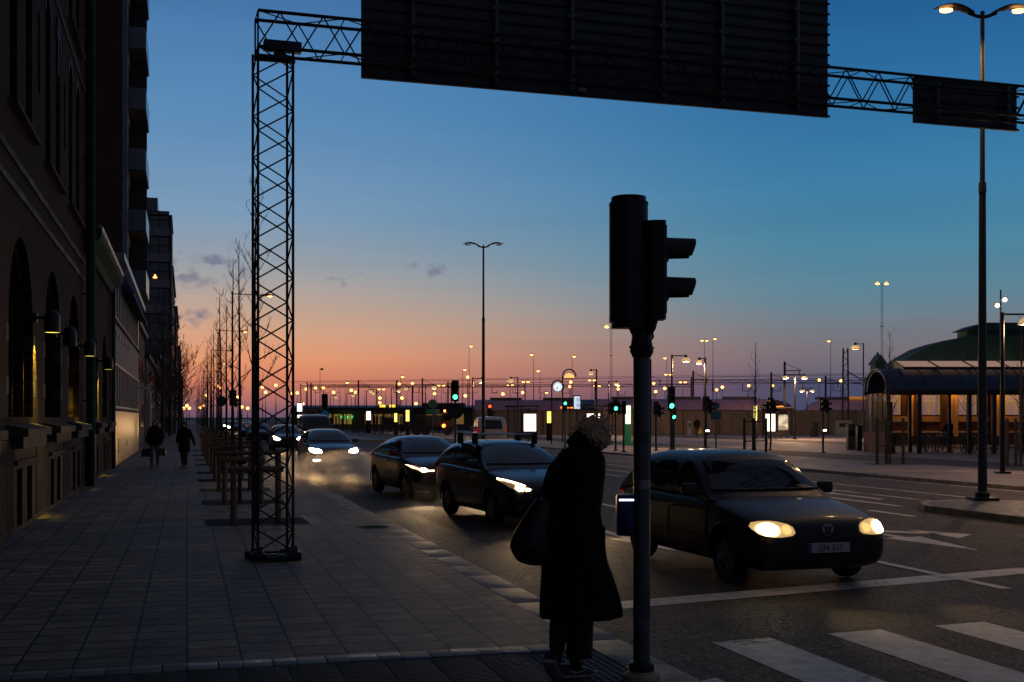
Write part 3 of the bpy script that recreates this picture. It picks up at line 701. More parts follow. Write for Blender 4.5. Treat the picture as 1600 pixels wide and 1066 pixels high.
def board(x0, x1, z0, z1, posts, label, mark=None):
    t = thing('road_sign_board', label, 'road sign', about(((x0 + x1) / 2, 15.98, z0)), GR, group='sign boards on the gantry')
    w = (x1 - x0) / 2; h = z1 - z0
    b = MB(); b.box(-w, w, 0, .03, 0, h); b.build('panel', signback, t, 0)
    b = MB(); n = max(3, int(h / .155))
    for k in range(n + 1):
        z = min(h - .03, k * h / n); b.box(-w + .002, w - .002, -.035, -.001, z, z + .012); b.box(-w + .002, w - .002, -.035, -.03, z + .012, z + .03)
        b.box(w, w + .015, -.035, -.01, z, z + .03)
    b.build('ribbing', signrib, t, 0)
    for px in posts:
        b = MB(); b.tube((px, -.085, .06), (px, -.085, h - .03), .042, n=12)
        for k in range(1, n, 3): b.bbox(px - .07, px + .07, -.13, -.036, k * h / n - .02, k * h / n + .03, .006)
        b.build('mounting_post', grey_steel, t)
    if mark: b = MB(); b.box(mark - .05, mark + .05, -.04, -.036, .06, .12); b.build('sticker', pm('sticker', (.35, .37, .38), .5), t, 0)
board(2.29, 9.45, 6.36, 9.0, (-2.9, -1.72, -.6, .8, 1.75, 3.0), 'huge dark ribbed back of a sign board with six posts, hung on the gantry', -.42)
board(10.98, 12.92, 6.40, 7.11, (-.6, .72), 'small dark back of a sign board near the right end of the gantry')

# ================================================================== street lamps
hood = pm('lamp_hood', (.03, .03, .033), .45, .3)
def leaf_lamp(sgn, lit, parent, h):
    b = MB(); rg = []
    for k in range(11):
        t_ = k / 10; x = sgn * (.20 + .86 * t_); w = .17 * math.sin(math.pi * min(1, .12 + .88 * t_)) ** .7 + .012; z = h + .02 + .12 * math.sin(math.pi * t_ * .9) + .04 * t_
        rg.append([(x, w * math.cos(a), z + .055 * math.sin(a) * (1 if math.sin(a) > 0 else .45) * (w / .19)) for a in [2 * math.pi * j / 12 for j in range(12)]])
    b.rings(rg); hd = b.build('lamp_head', hood, parent)
    b = MB(); rg = []
    for k in range(9):
        t_ = k / 8; x = sgn * (.64 + .28 * t_); w = .11 * math.sqrt(max(0, 1 - (2 * t_ - 1) ** 2)) + .004
        rg.append([(x, w * math.cos(a), h + .085 + .02 * math.sin(a) + .0 * t_ - (0 if math.sin(a) > 0 else .03 * (w / .155))) for a in [2 * math.pi * j / 12 for j in range(12)]])
    b.rings(rg); b.build('lens', em('bright_sodium', (1, .48, .14), 6) if lit else pm('off_lens', (.1, .1, .1), .3), hd)
def tall_lamp(x, y, lit, label, h=10.4):
    t = thing('street_lamp', label, 'street lamp', (x, y, .03), -YAW * .9, group='tall twin armed street lamps on the median')
    b = MB(); b.tube((0, 0, .1), (0, 0, h * .63), .098, .072, 16); b.tube((0, 0, h * .63), (0, 0, h * .65), .084, .078, 16); b.tube((0, 0, h * .65), (0, 0, h), .054, .044, 14); b.build('pole', pm('lamp_pole_steel', (.06, .065, .07), .5, .4), t)
    b = MB(); b.bbox(-.26, .26, -.26, .26, -.03, .07, .015); b.lathe([(.15, .07), (.15, .16), (.11, .18)], 16); b.build('foot', steel, t)
    b = MB(); b.path([(-.30, 0, h - .03), (-.12, 0, h - .10), (0, 0, h - .12), (.12, 0, h - .10), (.30, 0, h - .03)], .038, 8); b.build('arm', steel, t)
    for s in (-1, 1):
        leaf_lamp(s, lit, t, h - .06)
        if lit: lamp_light('lamp_light', t, (s * .9, 0, h - .2), (1, .60, .24), 500, size=.15, angle=130, blend=.8)
    return t
tall_lamp(16.33, 21.9, True, 'tall lit twin armed street lamp standing on the near tip of the median')
tall_lamp(14.35, 58.2, False, 'tall unlit twin armed street lamp in the middle of the picture')
# row of one-armed lamps along the left kerb
def kerb_lamp(x, y, lit, label):
    t = thing('street_lamp', label, 'street lamp', (x, y, 0), group='one armed lamps along the left kerb')
    b = MB(); b.tube((0, 0, 0), (0, 0, 10.1), .095, .05, 10); b.build('pole', steel, t)
    b = MB(); b.tube((0, 0, 9.95), (1.9, 0, 9.9), .03, n=6); b.build('arm', steel, t)
    b = MB(); b.ball((2.25, 0, 9.92), (.48, .15, .08), 12, 6); b.build('lamp_head', hood, t)
    b = MB(); b.ball((2.42, 0, 9.85), (.18, .11, .06), 10, 6); b.build('lens', sodium if lit else hood, t)
    return t
for k in range(9):
    kerb_lamp(2.9, 81 + 34.5 * k, k in (0, 1, 3, 6), ['nearest', 'second nearest', 'third', 'fourth', 'fifth', 'sixth', 'seventh', 'eighth', 'farthest'][k] + ' of the one armed street lamps in the row along the left kerb' + (', lit' if k in (0, 1, 3, 6) else ', dark'))
# bell lamps
def bell(b1, b2, x, z, r=.27):
    k_ = max(1, r / .27); M = Matrix.Translation((x, 0, z)) @ Matrix.Scale(k_, 4); r = r / k_
    b1.lathe([(.075, .12), (.075, -.02), (.10, -.05)], 12, M)
    b1.lathe([(r + .015, -.27), (r + .015, -.25), (r * .98, -.245)], 16, M)
    b2.lathe([(r * .93, -.262), (r * .97, -.23), (r * .86, -.15), (r * .62, -.075), (.09, -.04)], 18, M)
bell_m = em('bell_glass', (1, .60, .26), .55)
def bell_lamp(x, y, h, arms, label, lit=True, light=0, face=True, r=.27, arml=.78):
    t = thing('street_lamp', label, 'street lamp', (x, y, 0), -YAW if face else 0, group='bell lamps in the square')
    b = MB(); b.tube((0, 0, .05), (0, 0, h * .3), .085, .08, 12); b.tube((0, 0, h * .3), (0, 0, h), .068, .055, 12); b.build('pole', steel, t)
    b = MB(); b.bbox(-.2, .2, -.2, .2, 0, .06, .01); b.build('foot', steel, t)
    for s in arms:
        b = MB(); b.tube((0, 0, h - .06), (s * arml, 0, h - .06), .032, n=8); a_ = b.build('arm', steel, t)
        b1, b2 = MB(), MB(); bell(b1, b2, s * arml, h - .12, r); b1.build('lamp_cap', steel, a_)
        b2.build('lamp_shade', bell_m if lit else hood, a_)
        b = MB(); k_ = max(1, r / .27); b.lathe([(r * .75 / k_, -.275), (r * .3 / k_, -.29), (.02, -.29)], 14, Matrix.Translation((s * arml, 0, h - .12)) @ Matrix.Scale(k_, 4)); b.build('lens', em('bell_core', (1, .66, .30), 3.5) if lit else hood, a_)
        if light: lamp_light('lamp_light', t, (s * arml, 0, h - .5), (1, .58, .30), light * 4, size=.1)
    return t
def at_px(px, d): p = D(px, d); return p.x, p.y
bell_lamp(*at_px(1566.5, 38.2), 5.15, (1,), 'bell lamp nearest the camera, right of the tall pole on the median', light=110)
bell_lamp(*at_px(1050, 66), 5.25, (1,), 'bell lamp with one arm just right of the near traffic signal pole', light=110)
bell_lamp(*at_px(1102, 69), 5.25, (-1,), 'left armed bell lamp, left of the bare tree in front of the trains', light=220, r=.2, arml=.35)
bell_lamp(*at_px(1242, 97), 5.3, (-1, 1), 'twin armed bell lamp in front of the purple trains', light=330)
bell_lamp(*at_px(1349, 105), 8.3, (-1,), 'tall bell lamp beside the end of the bicycle shelter', light=300, r=.42, arml=.7)
bell_lamp(*at_px(738.5, 107), 5.35, (1,), 'bell lamp just left of the unlit twin armed street lamp', light=260, r=.36, arml=.85)
bell_lamp(*at_px(665, 128), 5.3, (1,), 'bell lamp left of the green traffic light in the middle distance', light=60, r=.34, arml=.9)
bell_lamp(*at_px(611.5, 144), 5.3, (1,), 'bell lamp above the dark three door car, second of the far row', light=60, r=.34, arml=.9)
bell_lamp(*at_px(572.5, 158), 5.3, (1,), 'bell lamp just left of the far white advert panel, third of the far row', r=.34, arml=.9)
bell_lamp(*at_px(542, 175), 5.3, (1,), 'bell lamp fourth of the far row', r=.34, arml=.9)
bell_lamp(*at_px(516, 190), 5.3, (1,), 'bell lamp farthest of the row, just right of the blue arrow sign', r=.34, arml=.9)
bell_lamp(*at_px(588, 150), 5.35, (-1,), 'bell lamp with its arm to the left between two right armed ones', r=.3, arml=.7)
bell_lamp(*at_px(644, 138), 5.4, (-1,), 'bell lamp with its arm to the left, left of the round green sign', r=.3, arml=.7)
bell_lamp(*at_px(809, 104), 5.3, (-1,), 'bell lamp with its arm to the left above the big lit shelter advert', r=.3, arml=.6)
bell_lamp(*at_px(932, 87), 5.3, (-1,), 'bell lamp with its arm to the left above the woman\'s hair', r=.22, arml=.4)
bell_lamp(*at_px(951, 115), 5.3, (1,), 'bell lamp with one arm just left of the near traffic signal pole', light=200, r=.3, arml=.75)
bell_lamp(*at_px(1261, 138), 5.15, (-1, 1), 'small far twin armed bell lamp in front of the second train', r=.3, arml=.6, light=120)
# arch lamp and round clock
ax_, ay_ = at_px(879, 86); t = thing('arched_street_lamp', 'dark lamp post whose arch holds a glowing half dome over the street', 'street lamp', (ax_, ay_, 0), -YAW)
b = MB(); b.path([(0, 0, 0), (0, 0, 4.7)] + [(.48 - .48 * math.cos(a), 0, 4.7 + .55 * math.sin(a)) for a in [math.pi * k / 12 for k in range(1, 13)]], .055, 8); b.build('pole', steel, t)
b = MB(); b.lathe([(.36, 0), (.34, .14), (.24, .27), (.06, .34)], 16, Matrix.Translation((.48, 0, 4.62))); b.build('lamp_shade', em('arch_shade', (1, .48, .14), 1.3), t)
b = MB(); b.box(.1, .86, -.03, .03, 4.58, 4.62); b.build('crossbar', steel, t)
cx_, cy_ = at_px(862, 80); t = thing('street_clock', 'round white lit clock hung in a curved post', 'clock', (cx_, cy_, 0), -YAW)
b = MB(); b.path([(0, 0, 0), (0, 0, 3.85)] + [(.40 - .40 * math.cos(a), 0, 3.85 + .42 * math.sin(a)) for a in [math.pi * k / 14 for k in range(1, 18)]], .045, 8); b.build('pole', steel, t)
M = Matrix.Translation((.40, 0, 3.83)) @ Matrix.Rotation(R(90), 4, 'X')
b = MB(); b.lathe([(.335, -.05), (.335, .05)], 28, M); cf = b.build('clock_case', steel, t)
b = MB(); b.lathe([(.30, -.06), (.30, .06)], 28, M); b.build('clock_face', em('clock_face', (.72, .88, 1), 1.0), cf)
b = MB()
for k in range(12): a = k * math.pi / 6; b.box(-.012, .012, -.068, -.062, .21, .27, Matrix.Translation((.40, 0, 3.83)) @ Matrix.Rotation(a, 4, 'Y'))
b.box(-.014, .014, -.07, -.064, -.03, .20, Matrix.Translation((.40, 0, 3.83)) @ Matrix.Rotation(R(200), 4, 'Y')); b.box(-.018, .018, -.07, -.064, -.03, .14, Matrix.Translation((.40, 0, 3.83)) @ Matrix.Rotation(R(215), 4, 'Y'))
b.build('clock_hands', blackp, cf)

# ---- far lamps over the railway yard and streets beyond
def far_lamp(px, py, kind, label, hgt=None, lit=True):
    h = hgt or (5.2 if py > 618 else 8.0 if py > 590 else 12.0 if py > 565 else 17.0 if py > 520 else 25.0)
    d = (h - EYE) * FPX / (HY - py); p = D(px, d); s = d / FPX * 1.0
    t = thing('yard_lamp', label, 'street lamp', (p.x, p.y, 0), -YAW, group='far orange lamps')
    b = MB(); r = max(.05, s * .5)
    if kind == 'mast':
        for sx in (-1, 1): b.tube((sx * s * 1.4, 0, 0), (sx * s * 1.2, 0, h), s * .28, n=5)
        n = 30
        for k in range(n): b.tube((-s * 1.3 if k % 2 else s * 1.3, 0, h * k / n), (s * 1.3 if k % 2 else -s * 1.3, 0, h * (k + 1) / n), s * .13, n=4)
        b.box(-s * 2, s * 2, -.2, .2, h * .70, h * .70 + s)
    else: b.tube((0, 0, 0), (0, 0, h * .55), r * 1.5, r * 1.3, 8); b.tube((0, 0, h * .55), (0, 0, h), r * .8, r * .6, 6)
    b.build('pole', steel, t)
    heads = {'one': (0,), 'right': (1,), 'left': (-1,), 'twin': (-1, 1), 'mast': (-1, 1)}[kind]
    for hx in heads:
        xx = hx * s * (3.6 if kind in ('twin',) else 7 if kind == 'mast' else 3)
        if hx: b = MB(); b.tube((0, 0, h), (xx, 0, h + s * .4), r * .6, n=5); b.ball((xx, 0, h + s * .7), (s * (4 if kind == 'mast' else 2.6), s * 2, s * 1.0), 10, 6); b.build('lamp_hood', hood, t)
        k_ = 1.5 if kind == 'mast' else 1.0
        b = MB(); b.ball((xx, 0, h - s * .1), (s * 2.4 * k_, s * 1.8, s * 1.5 * k_ if hx else s * 2.2), 10, 6); b.build('lens', sodium if lit else hood, t)
FL = [(456.6, 615, 'one'), (464.5, 614, 'one'), (478.5, 608, 'one'), (493, 606.5, 'one'), (505.3, 606, 'one'), (521.4, 613, 'one'), (539.4, 598, 'right'), (549, 610, 'one'), (555, 613, 'one'), (593.6, 622, 'one'),
      (593.6, 629.5, 'one'), (626, 588.7, 'right'), (624, 600, 'one'), (628, 622, 'one'), (644.4, 599.5, 'one'), (679, 615, 'one'), (650, 630.7, 'one'), (595.8, 608, 'twin'), (689.4, 602, 'twin'), (473, 631, 'one'),
      (723, 577.4, 'right'), (731, 589.5, 'one'), (727, 618.5, 'one'), (785.8, 615.7, 'one'), (816.4, 613.5, 'one'), (821.5, 596.6, 'twin'), (797, 601, 'twin'), (844, 579.7, 'left'), (851, 613.5, 'right'), (891.8, 597, 'one'),
      (890.4, 604, 'one'), (833.8, 554.3, 'left'), (894, 557, 'right'), (955, 510.5, 'mast'), (1042, 559.5, 'left'), (965.5, 608, 'one'), (966, 603, 'one'), (1021.4, 599.4, 'one'), (1024.5, 612, 'one'), (1038.7, 607, 'one'),
      (1044, 585, 'twin'), (1067, 597, 'twin'), (1128.7, 605, 'one'), (1119.7, 609.5, 'one'), (1170, 602.7, 'one'), (1207, 602.7, 'one'), (925, 594, 'twin'), (933, 603, 'twin'), (1100.5, 532, 'twin'), (1114, 529.5, 'right'),
      (1280, 594, 'one'), (1314, 595, 'one'), (1298, 533, 'left'), (1156, 623, 'one'), (1378, 443, 'mast'), (733, 541, 'right'), (500, 577, 'right'), (431, 602, 'one'), (410, 605, 'one'), (322, 618, 'one'),
      (287, 638, 'one'), (292, 634, 'one'), (296, 638, 'one'), (318, 634, 'one'), (313, 637, 'one'), (341, 603, 'one'), (345, 606, 'one'), (371, 621, 'one'), (387, 638, 'one'), (378, 636, 'one'), (415, 613, 'one'), (402, 632, 'one')]
def side(px):
    for lo, hi, s in ((0, 330, 'at the far end of the pavement'), (330, 460, 'behind the lattice tower'), (460, 520, 'above the oncoming car with fog lamps'), (520, 600, 'between the lattice tower and the green signal'), (600, 700, 'close before the green traffic light'),
                      (700, 800, 'near the unlit twin armed street lamp'), (800, 900, 'around the street clock'), (900, 990, 'left of the near signal pole'), (990, 1090, 'right of the near signal pole'), (1090, 1240, 'around the bare tree before the trains'), (1240, 1340, 'above the right hand train'), (1340, 1600, 'above the bicycle shelter')):
        if lo <= px < hi: return s
cnt = {}
for a in sorted(FL):
    s = side(a[0]); cnt[s] = cnt.get(s, 0) + 1
    kd = {'one': 'small orange lamp', 'right': 'right headed mast lamp', 'left': 'left headed mast lamp', 'twin': 'twin headed far lamp', 'mast': 'tall lattice mast with two bright lamp heads'}[a[2]]
    lab = kd + ', ' + ORD[cnt[s] - 1] + ' from the left ' + s
    if a[2] == 'mast': lab = kd + ' ' + s
    far_lamp(a[0], a[1], a[2], lab, lit=not (a[0] == 500))
x_, y_ = at_px(1563.5, 75); t = thing('spot_light_pole', 'slim pole with two round white spot lights beside the station roof', 'lamp post', (x_, y_, 0), -YAW)
b = MB(); b.tube((0, 0, 0), (0, 0, 9.8), .09, .05, 10); b.build('pole', grey_steel, t)
for xx, zz_ in ((-.22, 8.85), (.25, 9.2)):
    b = MB(); b.tube((0, 0, zz_), (xx, 0, zz_), .03, n=6); b.ball((xx, 0, zz_), .17, 12, 8); sp_ = b.build('spot_housing', steel, t)
    b = MB(); b.ball((xx - .02, -.07, zz_ - .03), .135, 12, 8); b.build('lens', em('spot_lens', (1, .85, .62), 9), sp_)

# ================================================================== traffic lights
sig = pm('signal_housing', (.014, .014, .015), .5, 0, var=.2, vs=4)
def visor(b, M, r=.105, l=.2):
    n = 14; vo, vi = [], []
    rg = []
    for k in range(n + 1):
        a = R(-30) + (math.pi + R(60)) * k / n
        for rr in (r, r - .004): rg.append((rr, a))
    vs, fs = [], []
    for rr, a in rg:
        low = 1 - .15 * max(0, min(1, .5 - math.sin(a)))
        vs.append((rr * math.cos(a), 0, rr * math.sin(a))); vs.append((rr * .92 * math.cos(a), -l * low, rr * .92 * math.sin(a)))
    for k in range(n):
        o = k * 4
        fs += [(o, o + 4, o + 5, o + 1), (o + 2, o + 3, o + 7, o + 6), (o + 1, o + 5, o + 7, o + 3)]
    b.add(vs, fs, M)
def signal_head(parent, M, n=3, lit=None, w=.30, dpt=.17, pitch=.30, rl=.10, vl=.22, name='signal_head', color=None):
    """local: faces -Y, bottom at z=0"""
    h = n * pitch + .06
    b = MB(); pr = [(-w / 2, 0), (-w / 2 + .02, -.02), (w / 2 - .02, -.02), (w / 2, 0)] + [(w / 2 * math.cos(a), dpt * (.35 + .65 * math.sin(a)) if a else dpt * .35) for a in [math.pi * k / 10 for k in range(11)]]
    b.prism(pr, .0, h, 'z', M)
    pr2 = [(x * .9, y * .93 + .004) for x, y in pr]
    b.prism(pr2, h, h + .035, 'z', M); b.prism(pr2, -.04, 0, 'z', M); b.prism([(x * 1.02, y * 1.02) for x, y in pr], h - .015, h - .008, 'z', M); b.prism([(x * 1.02, y * 1.02) for x, y in pr], .03, .037, 'z', M)
    hd = b.build(name, sig, parent, 30)
    for k in range(n):
        z = .03 + pitch * (k + .5)
        b = MB(); visor(b, M @ Matrix.Translation((0, -.02, z)), rl, vl); b.build('visor', sig, hd, 30)
        b = MB(); b.lathe([(rl * .92, 0), (rl * .8, .02), (.01, .03)], 16, M @ Matrix.Translation((0, -.018, z)) @ Matrix.Rotation(R(90), 4, 'X'))
        b.build('lens', (color if lit == k else pm('off_signal', (.02, .02, .02), .2)), hd)
    return hd
px0, py0 = 3.02, 7.70
tl = thing('traffic_light', 'big dark traffic signal on a grey pole in the foreground, seen from behind', 'traffic light', (px0, py0, 0), -YAW)
b = MB(); b.tube((0, 0, .09), (0, 0, 2.34), .058, n=24); b.build('pole', grey_steel, tl)
b = MB(); b.lathe([(.135, -.012), (.128, .03), (.085, .055), (.078, .06)], 24); b.build('foot', granite, tl)
b = MB(); b.lathe([(.085, .06), (.088, .075), (.088, .105), (.075, .118), (.06, .12)], 24); b.build('foot_ring', blackp, tl)
b = MB(); b.lathe([(.063, 2.21), (.082, 2.25), (.078, 2.28), (.070, 2.33), (.064, 2.38), (.05, 2.43)], 18); b.bbox(-.04, .04, -.09, .09, 2.27, 2.36, .01)
for a in range(4): b.lathe([(.01, 0), (.01, .02)], 6, Matrix.Rotation(a * math.pi / 2 + .5, 4, 'Z') @ Matrix.Translation((.078, 0, 2.28)) @ Matrix.Rotation(R(90), 4, 'Y'))
b.build('bracket', sig, tl)
b = MB(); b.path([(-.02, 0, 2.36), (-.05, .05, 2.44), (-.03, .10, 2.5)], .045, 8); b.path([(.02, 0, 2.36), (.05, -.05, 2.42), (.08, -.05, 2.53)], .045, 8); b.build('bracket_arm', sig, tl)
b = MB(); b.path([(.05, .03, 2.30), (.085, .05, 2.36), (.06, .07, 2.44)], .009, 6); b.path([(.058, 0, 1.5), (.062, .003, 1.9), (.062, .003, 2.2)], .006, 6); b.build('cable', blackp, tl)
b = MB(); b.lathe([(.0592, 1.31), (.0592, 1.37)], 24, cap=False); b.build('steel_strap', pm('strap_steel', (.3, .3, .3), .35, .8), tl)
b = MB(); b.lathe([(.0588, .42), (.0588, .60)], 24, cap=False); b.build('weathered_band', pm('old_paint', (.07, .075, .075), .8, var=.5, vs=14), tl)
MH = Matrix.Translation((-.088, .06, 2.45)) @ Matrix.Rotation(R(180), 4, 'Z')       # vehicle head faces the oncoming cars
mh_ = signal_head(tl, MH, 3, None, w=.262, dpt=.19, pitch=.256, rl=.095, vl=.25)
for zz_ in (.12, .40, .68): b = MB(); b.bbox(-.145, -.118, -.03, .02, zz_ - .03, zz_ + .03, .006, MH); b.build('hinge', sig, mh_)
MP = Matrix.Translation((.138, -.05, 2.505)) @ Matrix.Rotation(R(90), 4, 'Z')       # pedestrian head faces across the road
signal_head(tl, MP, 2, None, w=.20, dpt=.150, pitch=.268, rl=.092, vl=.20, name='pedestrian_head')
b = MB(); b.bbox(-.175, -.045, -.055, .045, .985, 1.27, .022); pb = b.build('push_button_box', pm('blue_box', (.006, .012, .07), .35), tl)
b = MB(); b.bbox(-.160, -.06, -.060, -.054, 1.228, 1.240, .002); b.build('light_strip', em('strip_light', (.85, .8, 1), 3.5), pb)
b = MB(); b.box(-.10, -.06, -.0575, -.055, 1.02, 1.20); b.build('front_plate', pm('blue_plate', (.03, .045, .16), .4), pb, 0)
b = MB(); b.bbox(-.045, -.03, -.07, .07, .98, 1.28, .005); b.build('mounting_bracket', blackp, pb)
b = MB(); b.lathe([(.0587, 1.62), (.0587, 1.70)], 24, cap=False); b.build('label_band', pm('green_label', (.01, .07, .045), .5), tl)

def small_signal(px, d, htop, lit, color, label, face=0, n=3, w=.32, pitch=.31, pole_r=.055, rnd=None, button=False, heads=1, z0=0.0, mat=None):
    x, y = at_px(px, d); t = thing('traffic_light', label, 'traffic light', (x, y, z0), -YAW)
    h = n * pitch + .06; zb = htop - h
    b = MB(); b.tube((0, 0, 0), (0, 0, htop - .1), pole_r, n=10); b.lathe([(.13, 0), (.13, .05), (.06, .07)], 12); b.build('pole', mat or pm('signal_pole', (.035, .055, .055), .4, .3), t)
    signal_head(t, Matrix.Translation((.0, -.06 if face == 0 else .06, zb)) @ Matrix.Rotation(R(face), 4, 'Z'), n, lit, w=w, pitch=pitch, rl=w * .36, vl=.2, color=color)
    if heads > 1: signal_head(t, Matrix.Translation((.28, 0, zb - .1)) @ Matrix.Rotation(R(70), 4, 'Z'), 2, None, w=.24, pitch=.26, rl=.08, vl=.16, name='pedestrian_head')
    if heads > 2: signal_head(t, Matrix.Translation((-.28, 0, zb - .1)) @ Matrix.Rotation(R(-70), 4, 'Z'), 2, None, w=.24, pitch=.26, rl=.08, vl=.16, name='pedestrian_head')
    if rnd:
        b = MB(); M = Matrix.Translation((0, -.07, zb - rnd[0] - .12)) @ Matrix.Rotation(R(90), 4, 'X'); b.lathe([(rnd[0], -.01), (rnd[0], .01)], 28, M); rs = b.build('round_sign', rnd[1], t)
        if rnd[2]:
            b = MB(); zc = zb - rnd[0] - .12; Mr = Matrix.Translation((0, -.084, zc)) @ Matrix.Rotation(R(135), 4, 'Y')
            b.box(-.035, .035, -.004, 0, -.22, .12, Mr); b.prism([(-.12, .08), (.12, .08), (0, .26)], -.004, 0, 'y', Mr); b.build('arrow', pm('white_mark', (.5, .55, .6), .4), rs, 0)
    if button:
        b = MB(); b.bbox(-.02, .15, -.1, .02, .95, 1.2, .02); bb = b.build('push_button_box', blackp, t)
        b = MB(); b.bbox(-.02, .15, -.115, -.10, 1.10, 1.18, .01); b.build('light_strip', em('button_light', (.9, .9, 1), 5), bb)
    return t
small_signal(711.5, 60, 3.62, 0, green_led, 'traffic light showing green above a dark round sign in mid road', rnd=(.40, pm('sign_grey_back', (.03, .04, .042), .5), False), w=.36)
small_signal(507.5, 112, 3.95, None, None, 'dark traffic light above a blue arrow sign, past the car with fog lamps', rnd=(.42, pm('blue_sign', (.01, .14, .25), .4, emit=(.0, .3, .55), es=.05), True), w=.6, pitch=.44)
small_signal(364, 83, 3.65, None, None, 'dark traffic light at the left kerb behind the young trees', w=.5, pitch=.32, heads=2)
small_signal(765.5, 88, 2.78, 2, red_led, 'small traffic light showing red right of the tall unlit lamp', w=.34, heads=2)
small_signal(883, 70, 2.78, 1, em('green_signal_small', (.05, 1, .42), 6), 'traffic light showing green under the arched lamp', w=.26, n=2, pitch=.28)
small_signal(962, 64, 2.75, 0, em('green_signal_small', (.05, 1, .42), 6), 'pair of signals showing green just left of the near signal pole', w=.3, n=2, heads=3, pitch=.3)
small_signal(974.5, 62, 2.6, None, None, 'dark signal hugging the near signal pole on its left', w=.26, n=2, pitch=.28)
small_signal(1049, 52, 3.1, 0, green_led, 'traffic light showing bright green on a bell lamp pole right of the near signal', w=.32)
small_signal(1052.5, 53.5, 2.2, 0, em('green_signal_small', (.05, 1, .42), 6), 'low small signal showing green under the bright green one', w=.24, n=2, pitch=.24)
small_signal(1025, 64, 2.6, None, None, 'dark signal with a yellow lamp box just right of the near signal pole', w=.3, n=2, heads=2, pitch=.3)
small_signal(1103, 58, 2.78, None, None, 'dark signal with a lit push button left of the blue sign post', w=.34, n=2, heads=2, pitch=.3, button=True)
small_signal(1204, 66, 2.85, None, None, 'cluster of three dark signal heads before the lit bus shelter', w=.34, n=2, heads=3, pitch=.33)
small_signal(1286, 60, 2.72, None, None, 'dark signal with a lit push button before the right hand train', w=.36, n=2, heads=2, pitch=.26, button=True)
# sign posts
def disc_sign(px, py, d, r, mat, label, plate=None, h2=0):
    x, y = at_px(px, d); z = zat(py, d); t = thing('sign_post', label, 'sign', (x, y, 0), -YAW)
    b = MB(); b.tube((0, 0, 0), (0, 0, z + r), .04, n=8); b.build('pole', grey_steel, t)
    M = Matrix.Translation((0, -.05, z)) @ Matrix.Rotation(R(90), 4, 'X')
    b = MB(); b.lathe([(r, -.012), (r, .012)], 28, M); rs = b.build('round_sign', mat, t)
    b = MB(); b.lathe([(r * .86, .012), (r * .86, .016)], 28, M); b.build('sign_face', plate or mat, rs)
    b = MB()
    if h2: b.bbox(-r * 1.5, r * 1.5, -.06, -.03, z - r - h2 - .1, z - r - .1, .01); b.build('plate', mat, t)
    return t
tealb = pm('teal_sign', (.004, .09, .075), .5); tealr = pm('green_rim', (.01, .12, .08), .5)
disc_sign(676, 631, 115, .43, tealr, 'round green sign with a green plate under it, right of a bell lamp', tealb, .5)
disc_sign(487, 650, 105, .36, tealr, 'round dark green sign above the dark van roof', tealb)
disc_sign(346, 627, 95, .42, tealr, 'round dark green sign behind the young trees at the left kerb', tealb)
disc_sign(1118.5, 634, 58, .17, pm('cyan_sign', (.01, .12, .22), .5), 'narrow blue sign post before the train', None, .4)

# ================================================================== young bare trees
def bare_tree(name_seed, h, spread, trunk_r, n_br=22, up=.75, start=.28, sub=3, rmin=.0025):
    rnd = random.Random(name_seed); b = MB(); tr = MB()
    pts = []; x = y = 0
    for k in range(11):
        t_ = k / 10; x += rnd.uniform(-.03, .03) * h * .08; y += rnd.uniform(-.03, .03) * h * .08
        pts.append(Vector((x, y, h * t_)))
    tr.path(pts, [max(.004, trunk_r * (1 - t_ / 10) ** .8 + .004) for t_ in range(11)], 8)
    def branch(p, d, l, r, lev):
        q_ = [p]; dd = d.copy(); n = 5
        for i in range(n):
            dd = (dd + Vector((rnd.uniform(-.18, .18), rnd.uniform(-.18, .18), .10 * up))).normalized(); q_.append(q_[-1] + dd * l / n)
        b.path(q_, [max(rmin, r * (1 - i / (n + .6))) for i in range(n + 1)], 4 if lev else 5, False)
        if lev < sub:
            for k in range(rnd.randint(2, 4)):
                i = rnd.randint(1, n); a = rnd.uniform(0, 6.28)
                nd = (dd * .8 + Vector((math.cos(a), math.sin(a), rnd.uniform(.1, .6))) * .6).normalized()
                branch(q_[i], nd, l * rnd.uniform(.35, .6), r * .5, lev + 1)
    for k in range(n_br):
        t_ = start + (1 - start) * (k + rnd.random()) / n_br * .97; i = t_ * 10; i0 = min(9, int(i)); p = pts[i0].lerp(pts[i0 + 1], i - i0)
        a = k * 2.4 + rnd.uniform(-.4, .4); l = spread * (1.15 - t_) * rnd.uniform(.6, 1.15) + .12
        branch(p, Vector((math.cos(a), math.sin(a), up * rnd.uniform(.6, 1.5))).normalized(), l, trunk_r * .38 * (1.2 - t_) + .002, 1)
    return tr.mesh('trunk'), b.mesh('crown')
def place_tree(meshes, x, y, label, name='young_tree', rz=0, s=1, group='young bare street trees', cat='tree'):
    t = thing(name, label, cat, (x, y, 0), rz, group=group); t.scale = (s, s, s)
    for nm, me in zip(('trunk', 'crown'), meshes):
        if not me.materials: me.materials.append(bark)
        link(nm, me, t, 40 if nm == 'trunk' else 0)
    return t
TM = [bare_tree(s, 5.6, .78, .042, 15, sub=3, up=.9, start=.36) for s in (11, 12, 13)]
names = ['nearest young bare tree in a wooden guard, half hidden by the lattice tower', 'second young bare tree in a wooden guard behind the tower', 'third young bare tree with a wooden guard', 'fourth young bare tree with a wooden guard']
for i, y in enumerate(TREE_Y):
    lab = names[i] if i < 4 else ORD[i] + ' young bare tree of the row along the left kerb'
    place_tree(TM[i % 3], 1.08 + (.06 if i == 0 else 0), y, lab, rz=i * 1.7, s=[1.06, .98, 1.03, .92][i % 4])
